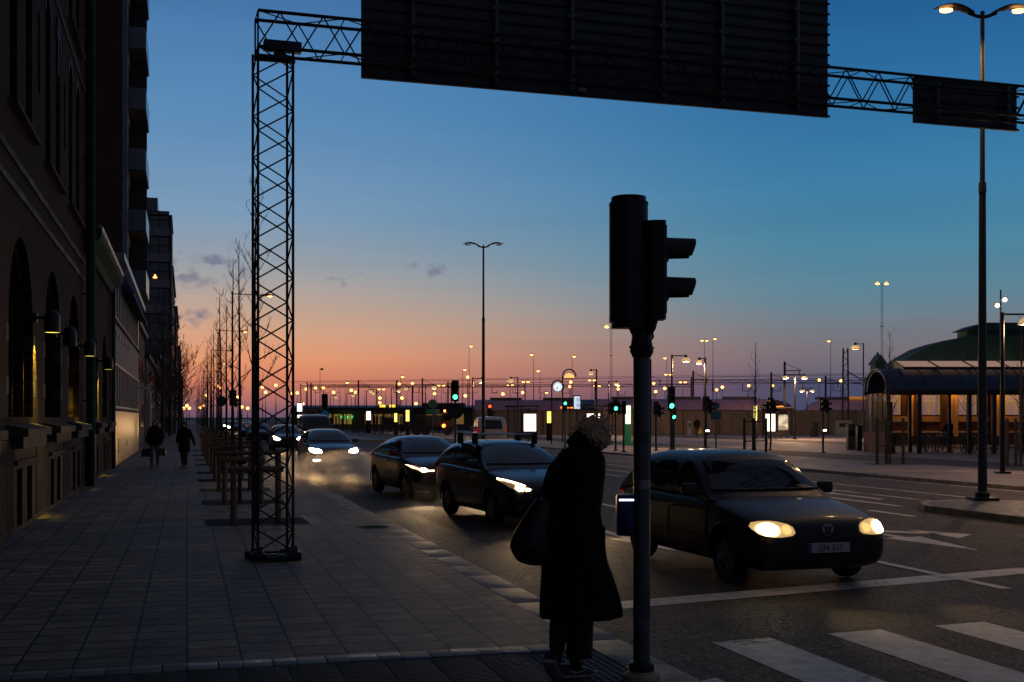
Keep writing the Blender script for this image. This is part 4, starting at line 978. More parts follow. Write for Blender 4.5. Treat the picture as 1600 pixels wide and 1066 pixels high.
# tree guards of round posts and rails
def guard(y, label, h=.92, x0=.76, x1=1.50):
    t = thing('tree_guard', label, 'tree guard', (0, y, 0), group='wooden guards round the young trees')
    for x, dy in ((x0, -.35), (x1, -.35), (x1 + .05, .4)):
        b = MB(); b.tube((x, dy, 0), (x, dy, h + (.3 if x > x1 else -.02)), .054, .051, 12); b.build('post', wood, t)
    b = MB(); b.tube((x0 - .10, -.35, h), (x1 + .08, -.35, h), .056, n=12); b.build('rail', wood, t)
    b = MB(); b.tube((x1 + .05, .4, h + .25), (x0 - .05, .42, h + .25), .035, n=10); b.build('rail', wood, t)
    b = MB(); b.box(1.0, 1.20, -.33, -.30, h - .1, h - .05); b.build('tie', rubber, t, 0)
for i, y in enumerate(TREE_Y[:9]): guard(y, ORD[i] + ' wooden tree guard from the camera, round its young tree')
# big bare trees along the houses
BT = [bare_tree(31, 12.4, 3.5, .20, 40, up=.6, start=.2, sub=4, rmin=.009), bare_tree(37, 12.4, 3.3, .18, 40, up=.55, start=.2, sub=4, rmin=.009)]
for i, (x, y, s) in enumerate([(-3.1, 97, .80), (-2.0, 108, 1.0), (-1.55, 120, 1.04), (-1.3, 134, .95), (-1.0, 165, .85), (-.8, 200, .85)]):
    place_tree(BT[i % 2], x, y, ['big', 'second big', 'third big', 'fourth', 'fifth', 'farthest'][i] + ' bare tree by the houses under the distant tower', 'bare_tree', i * 2.1, s, 'big bare trees before the houses')
TM2 = [bare_tree(s, 5.5, 1.1, .05, 26, up=1.1, sub=2) for s in (51, 52)]
for i, (px, d, s, lab) in enumerate([(1180, 55, .95, 'slender bare tree in a guard in front of the lit bus shelter'), (1391, 46, .92, 'slender bare tree in a steel guard before the bicycle shelter'), (1595, 44, 1.0, 'slender bare tree in a guard at the right edge of the picture'), (1510, 70, 1.15, 'thin bare tree rising behind the bicycle shelter')]):
    x, y = at_px(px, d); place_tree(TM2[i % 2], x, y, lab, rz=i * 2.3, s=s, group='slender bare trees on the square')
    if i < 3:
        g = thing('tree_guard', ['steel guard round the tree before the lit bus shelter', 'three post guard round the tree before the bicycle shelter', 'guard round the tree at the right edge'][i], 'tree guard', (x, y, 0), -YAW)
        for k, (dx, dy) in enumerate(((-.5, 0), (.5, 0), (0, .45))):
            b = MB(); b.tube((dx, dy, 0), (dx, dy, 1.75), .06, n=10); b.build('post', pm('guard_steel', (.035, .028, .024), .6), g)
        for zr in (1.6, .7): b = MB(); b.tube((-.5, 0, zr), (.5, 0, zr), .03, n=8); b.build('rail', pm('guard_steel', (.035, .028, .024), .6), g)
        b = MB(); b.box(-.9, .9, -.6, .6, -.01, .006); b.build('planting_pit', pit, g, 0)
for i, px in enumerate((480, 530, 556, 570, 590, 603, 622, 634, 655, 682, 697)):
    x, y = at_px(px, 128 + 5 * (i % 4)); t = place_tree(TM2[i % 2], x, y, ORD[i] + ' slim bare tree from the left in the far row between the bell lamps', rz=i, s=.9, group='slim bare trees of the far row')
    g = thing('tree_guard', 'steel cage round the ' + ORD[i] + ' slim tree of the far row', 'tree guard', (x, y, 0), -YAW, group='steel cages of the far row')
    b = MB()
    for k in range(8): a = k * math.pi / 4; b.tube((.42 * math.cos(a), .42 * math.sin(a), 0), (.42 * math.cos(a), .42 * math.sin(a), 1.9), .035, n=5)
    b.build('cage', steel, g)
# ================================================================== station square
yel = em('totem_yellow', (1, .80, .12), 3.0)
def at(px, d, z=0): p = D(px, d); return (p.x, p.y, z)
fence_m = grid_mat('fence_boards', .9, 6, .03, (.14, .105, .088), (.19, .145, .12), (.06, .045, .04), rough=.8, jit=False, ax=('X', 'Z'), stain=.2)
def fence(pa, da, pb, db, h, label):
    a, c = Vector(at(pa, da)), Vector(at(pb, db)); l = (c - a).length; t = thing('noise_fence', label, 'fence', a, math.atan2(c.y - a.y, c.x - a.x))
    b = MB(); b.box(0, l, -.05, .05, 0, h); b.build('panel', fence_m, t, 0)
    n = int(l / 3.6); b = MB()
    for k in range(n + 1): b.box(l * k / n - .08, l * k / n + .08, -.12, -.05, 0, h + .08)
    b.box(0, l, -.09, .09, h, h + .07); b.build('post_row', pm('fence_post', (.07, .055, .048), .8), t, 0)
fence(742, 128, 1352, 122, 2.45, 'long pale brown noise fence in front of the trains')
# trains
purple = pm('train_purple', (.40, .25, .42), .45, .0, var=.08, coat=.15); trr = pm('train_dark_red', (.09, .025, .03), .35, coat=.3); traing = pm('train_roof', (.08, .075, .09), .6)
def train(px0_, px1_, d, nose_end, label, nm, lit_roof=None, h=4.1):
    a, c = Vector(at(px0_, d)), Vector(at(px1_, d)); l = (c - a).length; t = thing('train', label, 'train', a, -YAW, group='trains behind the fence')
    sec = lambda s: [(-1.4 * s, .3), (-1.45 * s, 1.5), (-1.42 * s, 2.6), (-1.2 * s, 3.4), (-.7 * s, h - .12), (0, h), (.7 * s, h - .12), (1.2 * s, 3.4), (1.42 * s, 2.6), (1.45 * s, 1.5), (1.4 * s, .3)]
    st = []
    xs = [(0, 1, 1)] + [(l - 4, 1, 1), (l - 2.6, 1, .97), (l - 1.3, .9, .86), (l - .5, .75, .66), (l, .5, .42)] if nose_end == 'r' else [(0, .5, .42), (.5, .75, .66), (1.3, .9, .86), (2.6, 1, .97), (4, 1, 1), (l, 1, 1)]
    rg = []
    for x, s, hs in xs: rg.append([(x, y * s, .3 + (z - .3) * hs) for y, z in sec(1)])
    b = MB(); b.rings(rg); b.build('body', purple, t, 45)
    if nose_end == 'r': b = MB(); b.rings([[(x + .0, y * s * 1.01, .3 + (z - .3) * hs * 1.006) for y, z in sec(1)] for x, s, hs in xs[1:]]); b.build('nose', trr, t, 45)
    b = MB(); k = 2.0
    while k < l - 6: b.bbox(k, k + 4.2, -.55, .55, h - .05, h + .28, .08); k += 7
    b.build('roof_equipment', traing, t)
    b = MB(); b.box(1.5 if nose_end == 'r' else 5, l - 5, -1.475, -1.46, 1.9, 2.7); b.build('window_band', glass, t, 0)
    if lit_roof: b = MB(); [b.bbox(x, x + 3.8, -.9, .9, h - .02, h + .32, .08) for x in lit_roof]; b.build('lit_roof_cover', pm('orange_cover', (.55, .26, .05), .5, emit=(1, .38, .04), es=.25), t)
    if nose_end == 'r': b = MB(); b.box(l - 4.2, l - 2.0, -1.46, -1.40, 2.95, 3.2); b.build('destination_display', em('orange_display', (1, .25, .03), 2), t, 0)
train(930, 1247, 150, 'r', 'purple train with a dark red nose pointing right behind the fence', 'a')
train(1250, 1352, 152, 'l', 'purple train with its rounded nose to the left and orange roof covers', 'b', [6.0, 10.2])
train(742, 925, 158, 'r', 'far purple grey train behind the fence left of the near signal pole', 'c')
# overhead line portals
def portal(pa, pb, d, h, label):
    a, c = Vector(at(pa, d)), Vector(at(pb, d)); l = (c - a).length; t = thing('overhead_line_portal', label, 'portal', a, -YAW, group='overhead line portals')
    b = MB(); n = max(1, round(l / 22))
    for k in range(n + 1): b.box(l * k / n - .09, l * k / n + .09, -.09, .09, 0, h + .5)
    b.build('mast_row', steel, t, 0)
    b = MB(); b.box(0, l, -.08, .08, h - .35, h - .27); b.box(0, l, -.08, .08, h + .02, h + .10); k = 0
    m = int(l / 1.2)
    for k in range(m): b.tube((l * k / m, 0, h - .3 if k % 2 else h + .05), (l * (k + 1) / m, 0, h + .05 if k % 2 else h - .3), .035, n=4)
    b.build('beam', steel, t, 0)
    x = 3
    while x < l - 2: b = MB(); b.box(x - .04, x + .04, -.04, .04, h - 1.5, h - .3); b.box(x, x + 1.1, -.04, .04, h - 1.5, h - 1.42); b.tube((x + 1.1, 0, h - 1.45), (x + 1.1, 0, h - .9), .05, n=4); x += 4.3; b.build('insulator_hanger', steel, t, 0)
portal(930, 1080, 165, 6.3, 'overhead line portal left of the slender bare tree'); portal(1080, 1352, 170, 7.0, 'long overhead line portal above both purple trains')
portal(480, 930, 215, 7.6, 'long far overhead line portal behind the bell lamps'); portal(470, 820, 260, 8.6, 'farthest overhead line portal on the left')
t = thing('overhead_wires', 'thin overhead wires strung across the whole railway yard', 'wires')
b = MB()
for z, d in ((7.6, 180), (6.9, 172), (8.5, 200), (7.9, 230), (9.6, 240)): 
    p0, p1 = Vector(at(440, d + 25, z)), Vector(at(1400, d - 20, z)); b.tube(p0, p1, .03, n=4)
b.build('wire', steel, t, 0)
t = thing('lattice_mast', 'tall bare lattice mast with a slanted bracket beside the right hand train', 'mast', at(1321, 118), -YAW)
b = MB(); [b.tube((s * .32, 0, 0), (s * .22, 0, 8.6), .09, n=5) for s in (-1, 1)]
for k in range(14): b.tube((-.28 if k % 2 else .28, 0, 8.5 * k / 14), (.28 if k % 2 else -.28, 0, 8.5 * (k + 1) / 14), .04, n=4)
b.build('mast', steel, t); b = MB(); b.tube((.2, 0, 6.3), (2.5, 0, 5.0), .06, n=5); b.tube((.2, 0, 5.2), (2.5, 0, 5.0), .04, n=5); b.build('bracket', steel, t)
for i, (px, d, h) in enumerate(((1083, 150, 7.6), (1205, 160, 7.8), (1226, 140, 8.3), (1290, 165, 7.5), (660, 190, 8), (700, 190, 7.5), (560, 200, 8), (486, 200, 7.5), (620, 175, 7.2), (1010, 150, 7.4))):
    b = MB(); b.box(-.11, .11, -.11, .11, 0, h); b.box(-.05, 1.9, -.05, .05, h - 1.1, h - 1.0); b.tube((0, 0, h - .2), (1.9, 0, h - 1.0), .04, n=4); b.tube((1.7, 0, h - 1), (1.7, 0, h - 1.6), .06, n=5); o = b.build('overhead_line_mast', steel, None, 0)
    o.location = at(px, d); o.rotation_euler = (0, 0, -YAW); tag(o, ORD[i] + (' dark overhead line mast with a short bracket, counted from the station roof outwards'), 'mast', 'overhead line masts')
# shelters, adverts, totems
def advert(px, d, py0, py1, wpx, mat, label, name='advert_panel', base=True, frame=blackp):
    z0, z1 = zat(py1, d), zat(py0, d); w = wpx / FPX * d; t = thing(name, label, 'advert panel', at(px, d), -YAW)
    b = MB(); b.bbox(-w / 2 - .06, w / 2 + .06, -.10, .10, (0 if base else z0 - .1), z1 + .08, .02); b.build('case', frame, t)
    b = MB(); b.box(-w / 2, w / 2, -.115, -.10, z0, z1); return t, b.build('lit_face', mat, t, 0), w, z0, z1
def lit_poster(name, base, c2, s, sx=3, sz=3):
    m = bpy.data.materials.new(name); m.use_nodes = True; t = m.node_tree; bs = t.nodes['Principled BSDF']
    n = t.nodes.new('ShaderNodeTexNoise'); n.inputs['Scale'].default_value = sx; tcn = t.nodes.new('ShaderNodeTexCoord'); t.links.new(tcn.outputs['Object'], n.inputs[0])
    r = t.nodes.new('ShaderNodeValToRGB'); r.color_ramp.elements[0].position = .42; r.color_ramp.elements[1].position = .62; r.color_ramp.elements[0].color = (*c2, 1); r.color_ramp.elements[1].color = (*base, 1)
    t.links.new(n.outputs[0], r.inputs[0]); t.links.new(r.outputs[0], bs.inputs['Emission Color']); bs.inputs['Emission Strength'].default_value = s; bs.inputs['Base Color'].default_value = (.1, .1, .1, 1); return m
totem_y = lit_poster('totem_face', (1, .9, .25), (1, .72, .06), 1.6, 2)
advert(858, 92, 643, 661, 6.5, totem_y, 'yellow lit totem just left of the arched lamp', 'totem')
advert(618.5, 118, 646, 659.5, 4.5, totem_y, 'small yellow lit totem, left one of the pair left of the green light', 'totem')
advert(637, 112, 641, 658.5, 5.5, totem_y, 'yellow lit totem, right one of the pair left of the green light', 'totem')
advert(756.5, 120, 634, 648, 2.8, totem_y, 'narrow yellow lit totem right behind the unlit tall lamp', 'totem')
advert(1180, 100, 635, 659.5, 5, totem_y, 'yellow lit totem beside the slender bare tree', 'totem')
advert(981, 78, 634, 662.5, 8, lit_poster('totem_white', (1, .97, .8), (.9, .95, .55), 1.6, 2), 'white and green lit totem touching the near signal pole', 'totem', frame=pm('green_frame', (.01, .25, .12), .5, emit=(0, .9, .35), es=.015))
advert(576, 135, 643, 656.5, 6.5, em('cold_white_panel', (.9, .85, 1), 2.2), 'cold white advert panel in the far row of lamps')
advert(468.5, 100, 630.5, 643, 7.5, em('cold_white_panel2', (.85, .95, 1), 2.2), 'white lit sign box above the dark van', 'sign_box', base=False)
t, f, w, z0, z1 = advert(901.5, 84, 619.5, 639, 9.5, em('pale_blue_panel', (.62, .74, 1), .85), 'pale blue lit sign with two round marks right of the arched lamp', 'sign_box', base=False)
for k in (0.28, .72):
    b = MB(); M = Matrix.Translation((.08, -.118, z0 + (z1 - z0) * k)) @ Matrix.Rotation(R(90), 4, 'X'); b.lathe([(.125, 0), (.125, .004)], 20, M, cap=False); b.lathe([(.125, .0), (.10, .003)], 20, M, cap=False); b.box(-.02 + .08, .02 + .08, -.122, -.118, z0 + (z1 - z0) * k - .07, z0 + (z1 - z0) * k + .07); b.build('round_mark', pm('blue_mark', (.01, .03, .3), .5), f)
b = MB(); b.tube((0, .05, 0), (0, .05, z0), .05, n=8); b.build('pole', steel, t)
def shelter(pa, pb, d, panels, label, htop=2.65):
    a, c = Vector(at(pa, d)), Vector(at(pb, d)); l = (c - a).length; t = thing('bus_shelter', label, 'bus shelter', a, -YAW)
    b = MB(); b.bbox(-.2, l + .2, -1.0, .7, htop - .12, htop, .03); b.build('roof', steel, t)
    for x in [l * k / 4 for k in range(5)]: b = MB(); b.box(x - .04, x + .04, .5, .58, 0, htop - .12); b.build('post', steel, t, 0)
    b = MB(); b.box(0, l, .53, .545, .25, htop - .2); b.build('back_pane', pm('shelter_glass', (.10, .10, .10), .15, 0, alpha=.35), t, 0)
    b = MB(); b.bbox(l * .4, l * .75, .15, .5, .42, .48, .01); b.box(l * .45, l * .47, .25, .4, 0, .42); b.box(l * .7, l * .72, .25, .4, 0, .42); b.build('bench', wood, t)
    for (qa, qb, y0, y1, m) in panels:
        x0 = (qa - pa) / FPX * d; x1 = (qb - pa) / FPX * d; b = MB(); b.bbox(x0 - .06, x1 + .06, -.06, .06, .2, zat(y0, d) + .06, .01); cs_ = b.build('advert_case', steel, t)
        b = MB(); b.box(x0, x1, -.075, -.06, zat(y1, d), zat(y0, d)); b.build('lit_poster', m, cs_, 0)
        lamp_light('poster_light', t, ((x0 + x1) / 2, -1.0, 1.4), (1, .9, .7), 18, size=.4)
wp = lit_poster('poster_white', (1, .93, .78), (1, .86, .66), 2.0, .8)
shelter(793, 838, 88, [(818.5, 837.5, 647, 674, wp)], 'bus shelter with a big white lit poster left of the arched lamp')
shelter(890, 942, 86, [(917, 937.5, 646.5, 670, wp)], 'bus shelter with a lit poster right behind the woman\'s hair')
shelter(1194, 1232, 100, [(1196, 1211, 647, 674, wp), (1216, 1231, 648, 672, lit_poster('poster_text', (.75, .62, .42), (.15, .11, .07), .9, 1.6))], 'bus shelter with white poster and timetable, left of the twin bell lamp')
shelter(463, 499, 108, [(465, 480, 648.5, 653, wp), (488, 497, 648, 666, wp)], 'bright shelter or kiosk above the dark van roof')
# small low station hall on the left with lit windows
t = thing('station_hall', 'long low station hall with warm lit windows behind the far row of lamps', 'building', at(500, 188), -YAW)
b = MB(); b.box(0, 25, 0, 10, 0, 3.0); b.build('wall', pm('hall_wall', (.12, .09, .075), .8), t, 0)
b = MB(); b.box(-.3, 25.3, -1.2, 10.3, 3.0, 3.3); b.build('roof', steel, t, 0)
for k in range(14):
    if k in (3, 8, 9, 12): continue
    f = MB(); f.box(.5 + k * 1.6, 1.9 + k * 1.6, -.04, -.0, .6, 2.4); w_ = f.build('window', steel, t, 0)
    g = MB(); g.box(.58 + k * 1.6, 1.82 + k * 1.6, -.06, -.04, .7 if k % 3 else 1.7, 2.3); g.build('pane', em('amber_pane', (1, .55, .16), [.12, .25, .42][k % 3]), w_, 0)
for k, x in enumerate((3.4, 4.3, 5.1)):
    b = MB(); b.box(x, x + .22, -.9, -.8, 1.6, 2.0); b.build('green_display', em('green_display', (.05, 1, .2), 2), t, 0)
for x in (9.5, 11): b = MB(); b.box(x, x + .9, -.9, -.8, 3.35, 3.75); b.build('amber_display', em('amber_display', (1, .6, .05), 1.6), t, 0)
t = thing('office_hall', 'dark flat roofed hall behind the round green sign', 'building', at(640, 200), -YAW)
b = MB(); b.box(0, 30, 0, 12, 0, 2.7); b.box(2, 9, 1, 10, 2.7, 4.2); b.build('wall', pm('hall_wall2', (.07, .055, .055), .8), t, 0)
b = MB(); [b.box(4 + k * 3, 5.6 + k * 3, -.04, 0, 1, 2.4) for k in range(8)]; b.build('window_row', glass, t, 0)
b = MB(); b.box(-.2, 30.2, -.2, 12.2, 2.7, 2.85); b.build('roof_edge', steel, t, 0)
for i, (px, d, h, w) in enumerate(((1000, 260, 5.5, 24), (880, 280, 6, 30), (590, 270, 4.5, 40), (455, 320, 5, 45))):
    t = thing('far_shed', ['far dark shed right of the near signal pole', 'far dark shed behind the street clock', 'far low shed left of the green traffic light', 'farthest low shed behind the lattice tower'][i], 'building', at(px, d), -YAW)
    b = MB(); b.box(0, w, 0, 12, 0, h * .8); b.build('wall', dk[0], t, 0); b = MB(); b.prism([(-.4, h * .8), (6, h), (12.4, h * .8)], -.3, w + .3, 'x'); b.build('roof', steel, t, 0)
    b = MB(); [b.box(2 + k * 4, 4.4 + k * 4, -.05, 0, 1.2, 2.8) for k in range(int(w / 4) - 1)]; b.build('window_row', em('dim_pane', (1, .5, .15), .12), t, 0)
# dark construction truck with orange lamps
t = thing('truck', 'dark truck with orange warning lamps seen left of the green traffic light', 'truck', at(672, 118, -.0), -YAW)
b = MB(); b.bbox(-1.9, 1.1, 0, 2.3, .9, 2.0, .08); b.build('load_bed', pm('truck_grey', (.02, .02, .022), .6), t)
b = MB(); b.bbox(1.15, 2.3, 0, 2.3, .6, 2.3, .15); cb = b.build('cab', pm('truck_cab', (.05, .02, .02), .5), t)
b = MB(); b.box(1.35, 2.1, -.02, 0, 1.5, 2.1); b.build('window', glass, cb, 0)
for x in (-1.3, -.4, 1.7): b = MB(); b.lathe([(.45, -.15), (.45, .15)], 18, Matrix.Translation((x, .1, .46)) @ Matrix.Rotation(R(90), 4, 'X')); b.build('wheel', rubber, t)
for x, z, r_ in ((1.45, 2.42, .12), (1.35, .95, .17)): b = MB(); b.ball((x, -.1, z), r_); b.build('warning_lamp', em('orange_warning', (1, .22, .03), 7), t)

# ================================================================== station building with green roof
sb = thing('station_building', 'brick station building with a big curved green roof and amber lit walls', 'building', at(1432, 78), -YAW)
groof = pm('green_roof', (.018, .078, .086), .85, .0, var=.2, vs=1)
sbrick = pm('station_brick', (.09, .030, .018), .85, var=.25, vs=3); sbrick2 = pm('station_pale_brick', (.60, .33, .10), .8, var=.15, vs=3)
u = lambda px: (px - 1432) / FPX * 78
WL = [(1466, 1492), (1496, 1497)]
b = MB(); b.box(u(1379), 24, .0, 2.6, -.1, 4.2); b.build('wall', sbrick, sb, 0)
b = MB(); b.box(u(1379) - .1, 24, -.18, -.0, -.1, .55); b.build('plinth', stone, sb, 0)
for px in (1429, 1475, 1534, 1552, 1608, 1660): b = MB(); b.box(u(px) - .28, u(px) + .28, -.30, 0, .55, 4.2); b.build('pilaster', sbrick, sb, 0)
for px in (1421.5, 1484, 1491, 1557.5, 1613): b = MB(); b.box(u(px) - .13, u(px) + .13, -.34, 0, .55, 4.2); b.build('pale_pilaster', sbrick2, sb, 0)
b = MB(); b.box(u(1379), 24, -.12, 0, 1.50, 1.86); b.box(u(1379), 24, -.14, 0, .78, .90); b.build('pale_brickwork', sbrick2, sb, 0)
for pa, pb in ((1381, 1405), (1437, 1467), (1495, 1524), (1571, 1602), (1620, 1648)):
    x0, x1 = u(pa), u(pb)
    g = MB(); g.box(x0, x1, -.06, 0, 1.95, 3.9); w_ = g.build('window', em('lilac_pane', (.55, .42, .52), .10), sb, 0)
    f = MB(); [f.box(x - .04, x + .04, -.10, -.06, 1.95, 3.9) for x in (x0, (x0 + x1) / 2, x1)]; f.box(x0, x1, -.10, -.06, 2.75, 2.82)
    for k in range(10):
        for s_, c_ in ((1, x0 + (x1 - x0) * .25), (1, x0 + (x1 - x0) * .75)):
            a0, a1 = math.pi + math.pi * k / 20, math.pi + math.pi * (k + 1) / 20; r_ = (x1 - x0) * .22
            f.tube((c_ + r_ * math.cos(a0) + .1, -.08, 3.35 + r_ * math.sin(a0) * 1.6 + .3), (c_ + r_ * math.cos(a1) + .1, -.08, 3.35 + r_ * math.sin(a1) * 1.6 + .3), .045, n=5)
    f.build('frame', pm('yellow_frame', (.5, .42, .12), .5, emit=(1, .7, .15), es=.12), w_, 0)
for px in (1421, 1486, 1556, 1612): lamp_light('eaves_light', sb, (u(px), -.9, 3.75), (1, .46, .07), 46, size=.15)
prof = [(-.3, 0), (.0, .45), (.75, 1.0), (1.6, 1.6), (2.6, 2.15), (3.7, 2.5), (4.9, 2.78), (5.8, 2.85), (10, 2.95), (16, 3.0), (22, 3.0), (22, 0)]
b = MB(); b.prism([(u(1382) + x, 4.2 + z) for x, z in prof], -.5, 2.9, 'y'); b.build('roof', groof, sb, 20)
b = MB(); 
for k in range(26): b.box(u(1382) + 1.0 * k, u(1382) + 1.0 * k + .05, -.55, -.5, 4.1, 4.25)
b.box(u(1379) - .2, 24, -.62, -.1, 4.05, 4.2); b.build('eaves', steel, sb, 0)
b = MB(); b.box(u(1517), u(1680), .6, 2.4, 7.0, 7.6); b.prism([(u(1509), 7.5), (u(1530), 7.85), (u(1545), 8.0), (u(1690), 8.0), (u(1690), 7.5)], .3, 2.7, 'y'); b.build('ridge_lantern', groof, sb, 0)
b = MB(); b.bbox(u(1375), u(1391), 1, 2.2, 4, 5.3, .05); b.prism([(u(1372), 5.3), (u(1383), 5.95), (u(1394), 5.3)], .9, 2.3, 'y'); b.lathe([(.05, 0), (.12, .1), (.02, .25)], 8, Matrix.Translation((u(1383), 1.6, 5.9))); b.build('turret', groof, sb, 0)

# ================================================================== bicycle shelter
bsd = 59; bs_ = thing('bicycle_shelter', 'bicycle shelter with a dark blue barrel roof on slim columns and a brick end pier', 'shelter', at(1355, bsd), -YAW)
v = lambda px: (px - 1355) / FPX * bsd
SX = .90
navy = pm('navy_sheet', (.020, .055, .120), .5, .1, var=.15, vs=2)
ZL, ZT = zat(611, bsd), zat(575, bsd)
b = MB(); prof = [(-.3 + 3.6 * (.5 - .5 * math.cos(math.pi * k / 12)), ZL + (ZT - ZL) * math.sin(math.pi * k / 12)) for k in range(13)]
prof2 = [(.0 + 3.0 * (.5 - .5 * math.cos(math.pi * k / 12)), ZL + (ZT - ZL - .12) * math.sin(math.pi * k / 12)) for k in range(13)][::-1]
b.prism(prof + prof2, SX, 12.5, 'x'); rf = b.build('roof', navy, bs_, 30)
b = MB()
for k in range(13):
    x = SX + k * .95
    b = MB(); b.path([(x, p[0] - .01, p[1] + .02) for p in prof], .03, 5); b.build('roof_rib', navy, rf, 0)
b = MB(); b.box(SX - .1, 12.5, -.32, -.22, ZL - .14, ZL + .06); b.box(SX - .1, 12.5, 3.2, 3.3, ZL - .14, ZL + .06); b.build('gutter_beam', steel, bs_, 0)
b = MB(); b.path([(SX - .02, p[0], p[1]) for p in prof], .07, 8); b.build('end_arch', pm('pale_arch', (.07, .09, .11), .6), bs_)
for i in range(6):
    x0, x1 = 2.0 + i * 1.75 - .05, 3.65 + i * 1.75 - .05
    b = MB(); z = ZT + .05; b.prism([(.35, z), (1.9, z + .38), (1.9, z + .34), (.35, z - .04)], x0, x1, 'x'); sk = b.build('skylight', pm('skylight_painted_glow', (.60, .40, .30), .35, 0, var=.08, emit=(1, .52, .28), es=.26), bs_, 0)  # peach emission painted into the panes stands in for warm light on the glazing
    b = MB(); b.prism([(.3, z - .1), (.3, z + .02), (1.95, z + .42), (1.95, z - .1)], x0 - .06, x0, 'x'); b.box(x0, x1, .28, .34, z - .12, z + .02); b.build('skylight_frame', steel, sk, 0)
pxs = (1434, 1512, 1550, 1593)
for px in pxs: b = MB(); b.box(v(px) - .09, v(px) + .09, -.30, -.14, 0, ZL - .1); b.build('column', steel, bs_, 0)
for px in (1393, 1420, 1455, 1520, 1575): b = MB(); b.box(v(px) - .07, v(px) + .07, 3.1, 3.25, 0, ZL - .1); b.build('column', steel, bs_, 0)
b = MB(); b.box(SX - .10, SX + .28, -.35, 3.3, .0, 1.35 * .75); b.build('brick_pier', brick_x, bs_, 0)
b = MB(); [b.box(SX - .02, SX + .04, y, y + .05, 1.02, ZL - .1) for y in (-.3, .5, 1.3, 2.1, 2.9, 3.25)]; b.box(SX - .02, SX + .04, -.3, 3.25, ZL - .35, ZL - .28); b.box(SX + .06, SX + .14, -.3, -.2, 1.0, ZL); ew = b.build('end_frame', steel, bs_, 0)
b = MB(); b.box(SX, SX + .02, -.3, 3.25, 1.02, ZL - .1); b.build('end_pane', pm('shelter_glass', (.1, .1, .1), .15), ew, 0)
b = MB(); b.box(v(1395), v(1425), 3.0, 3.1, 0, 2.6); b.build('info_board', pm('board_brown', (.06, .04, .03), .7), bs_, 0)
# bicycles
def bicycle(x, y, rz, label):
    t = thing('bicycle', label, 'bicycle', (x, y, 0), rz, group='bicycles parked in the shelter')
    def ring(cx, r, rr, n=20):
        b = MB(); b.path([(cx + r * math.cos(2 * math.pi * k / n), 0, .34 + r * math.sin(2 * math.pi * k / n)) for k in range(n + 1)], rr, 6, False); return b
    for cx in (-.52, .52):
        w_ = ring(cx, .33, .022).build('wheel', rubber, t)
        b = MB(); [b.tube((cx, 0, .34), (cx + .32 * math.cos(a), 0, .34 + .32 * math.sin(a)), .003, n=3) for a in [math.pi * k / 6 for k in range(12)]]; b.build('spokes', grey_steel, w_)
    b = MB(); P = {'bb': (.02, 0, .30), 'st': (-.12, 0, .82), 'hd': (.36, 0, .84), 'hb': (.40, 0, .66), 'r': (-.52, 0, .34), 'f': (.52, 0, .34)}
    for a, c in (('bb', 'st'), ('bb', 'hb'), ('st', 'hd'), ('hd', 'hb'), ('bb', 'r'), ('st', 'r'), ('hb', 'f')): b.tube(P[a], P[c], .017, n=6)
    b.tube((-.12, 0, .82), (-.15, 0, .93), .014, n=6); b.tube((.36, 0, .84), (.33, 0, 1.0), .014, n=6); b.build('frame', pm('bike_frame', (.05, .05, .06), .3, .5), t)
    b = MB(); b.path([(.18, -.28, 1.02), (.30, -.20, 1.04), (.34, 0, 1.02), (.30, .20, 1.04), (.18, .28, 1.02)], .013, 6); b.build('handlebar', pm('chrome', (.6, .6, .6), .2, 1), t)
    b = MB(); b.ball((-.17, 0, .96), (.14, .07, .035)); b.build('saddle', blackp, t)
    b = MB(); b.ball((.42, 0, .86), .04); b.build('lamp', pm('chrome', (.6, .6, .6), .2, 1), t)
    b = MB(); b.box(-.72, -.32, -.06, .06, .70, .715); b.tube((-.6, .05, .70), (-.52, .04, .36), .008, n=4); b.tube((-.6, -.05, .70), (-.52, -.04, .36), .008, n=4); b.build('luggage_rack', steel, t)
    return t
bike = None
blabs = ['bicycle behind the left tree guard of the shelter', 'second bicycle from the left in the shelter', 'bicycle right of the second column of the shelter', 'bicycle in the middle of the left bay, facing the street', 'bicycle standing close to the middle one', 'bicycle right of the middle group', 'bicycle just left of the tall median lamp pole', 'bicycle hidden partly by the tall median lamp pole', 'bicycle between the two right hand columns', 'bicycle near the right edge of the shelter']
for i, (px, d) in enumerate(((1397, 61), (1442, 61.3), (1453, 61.6), (1470, 60.8), (1476, 61.5), (1506, 61.2), (1517, 61), (1523, 61.6), (1562, 61.2), (1590, 61.4))):
    x, y = at_px(px, d); rz = -YAW + R(75 + (i * 37) % 30)
    if bike is None: bike = bicycle(x, y, rz, blabs[i])
    else: dup(bike, blabs[i], (x, y, 0), rz)
t = thing('bicycle_rack', 'low steel rail rack that the bicycles lean on', 'bicycle rack', at(1425, 60.3), -YAW)
b = MB(); b.tube((0, 0, .72), (5.4, 0, .72), .02, n=6)
for k in range(9): b.tube((k * .67, 0, 0), (k * .67, 0, .72), .018, n=6)
b.build('rail', grey_steel, t)
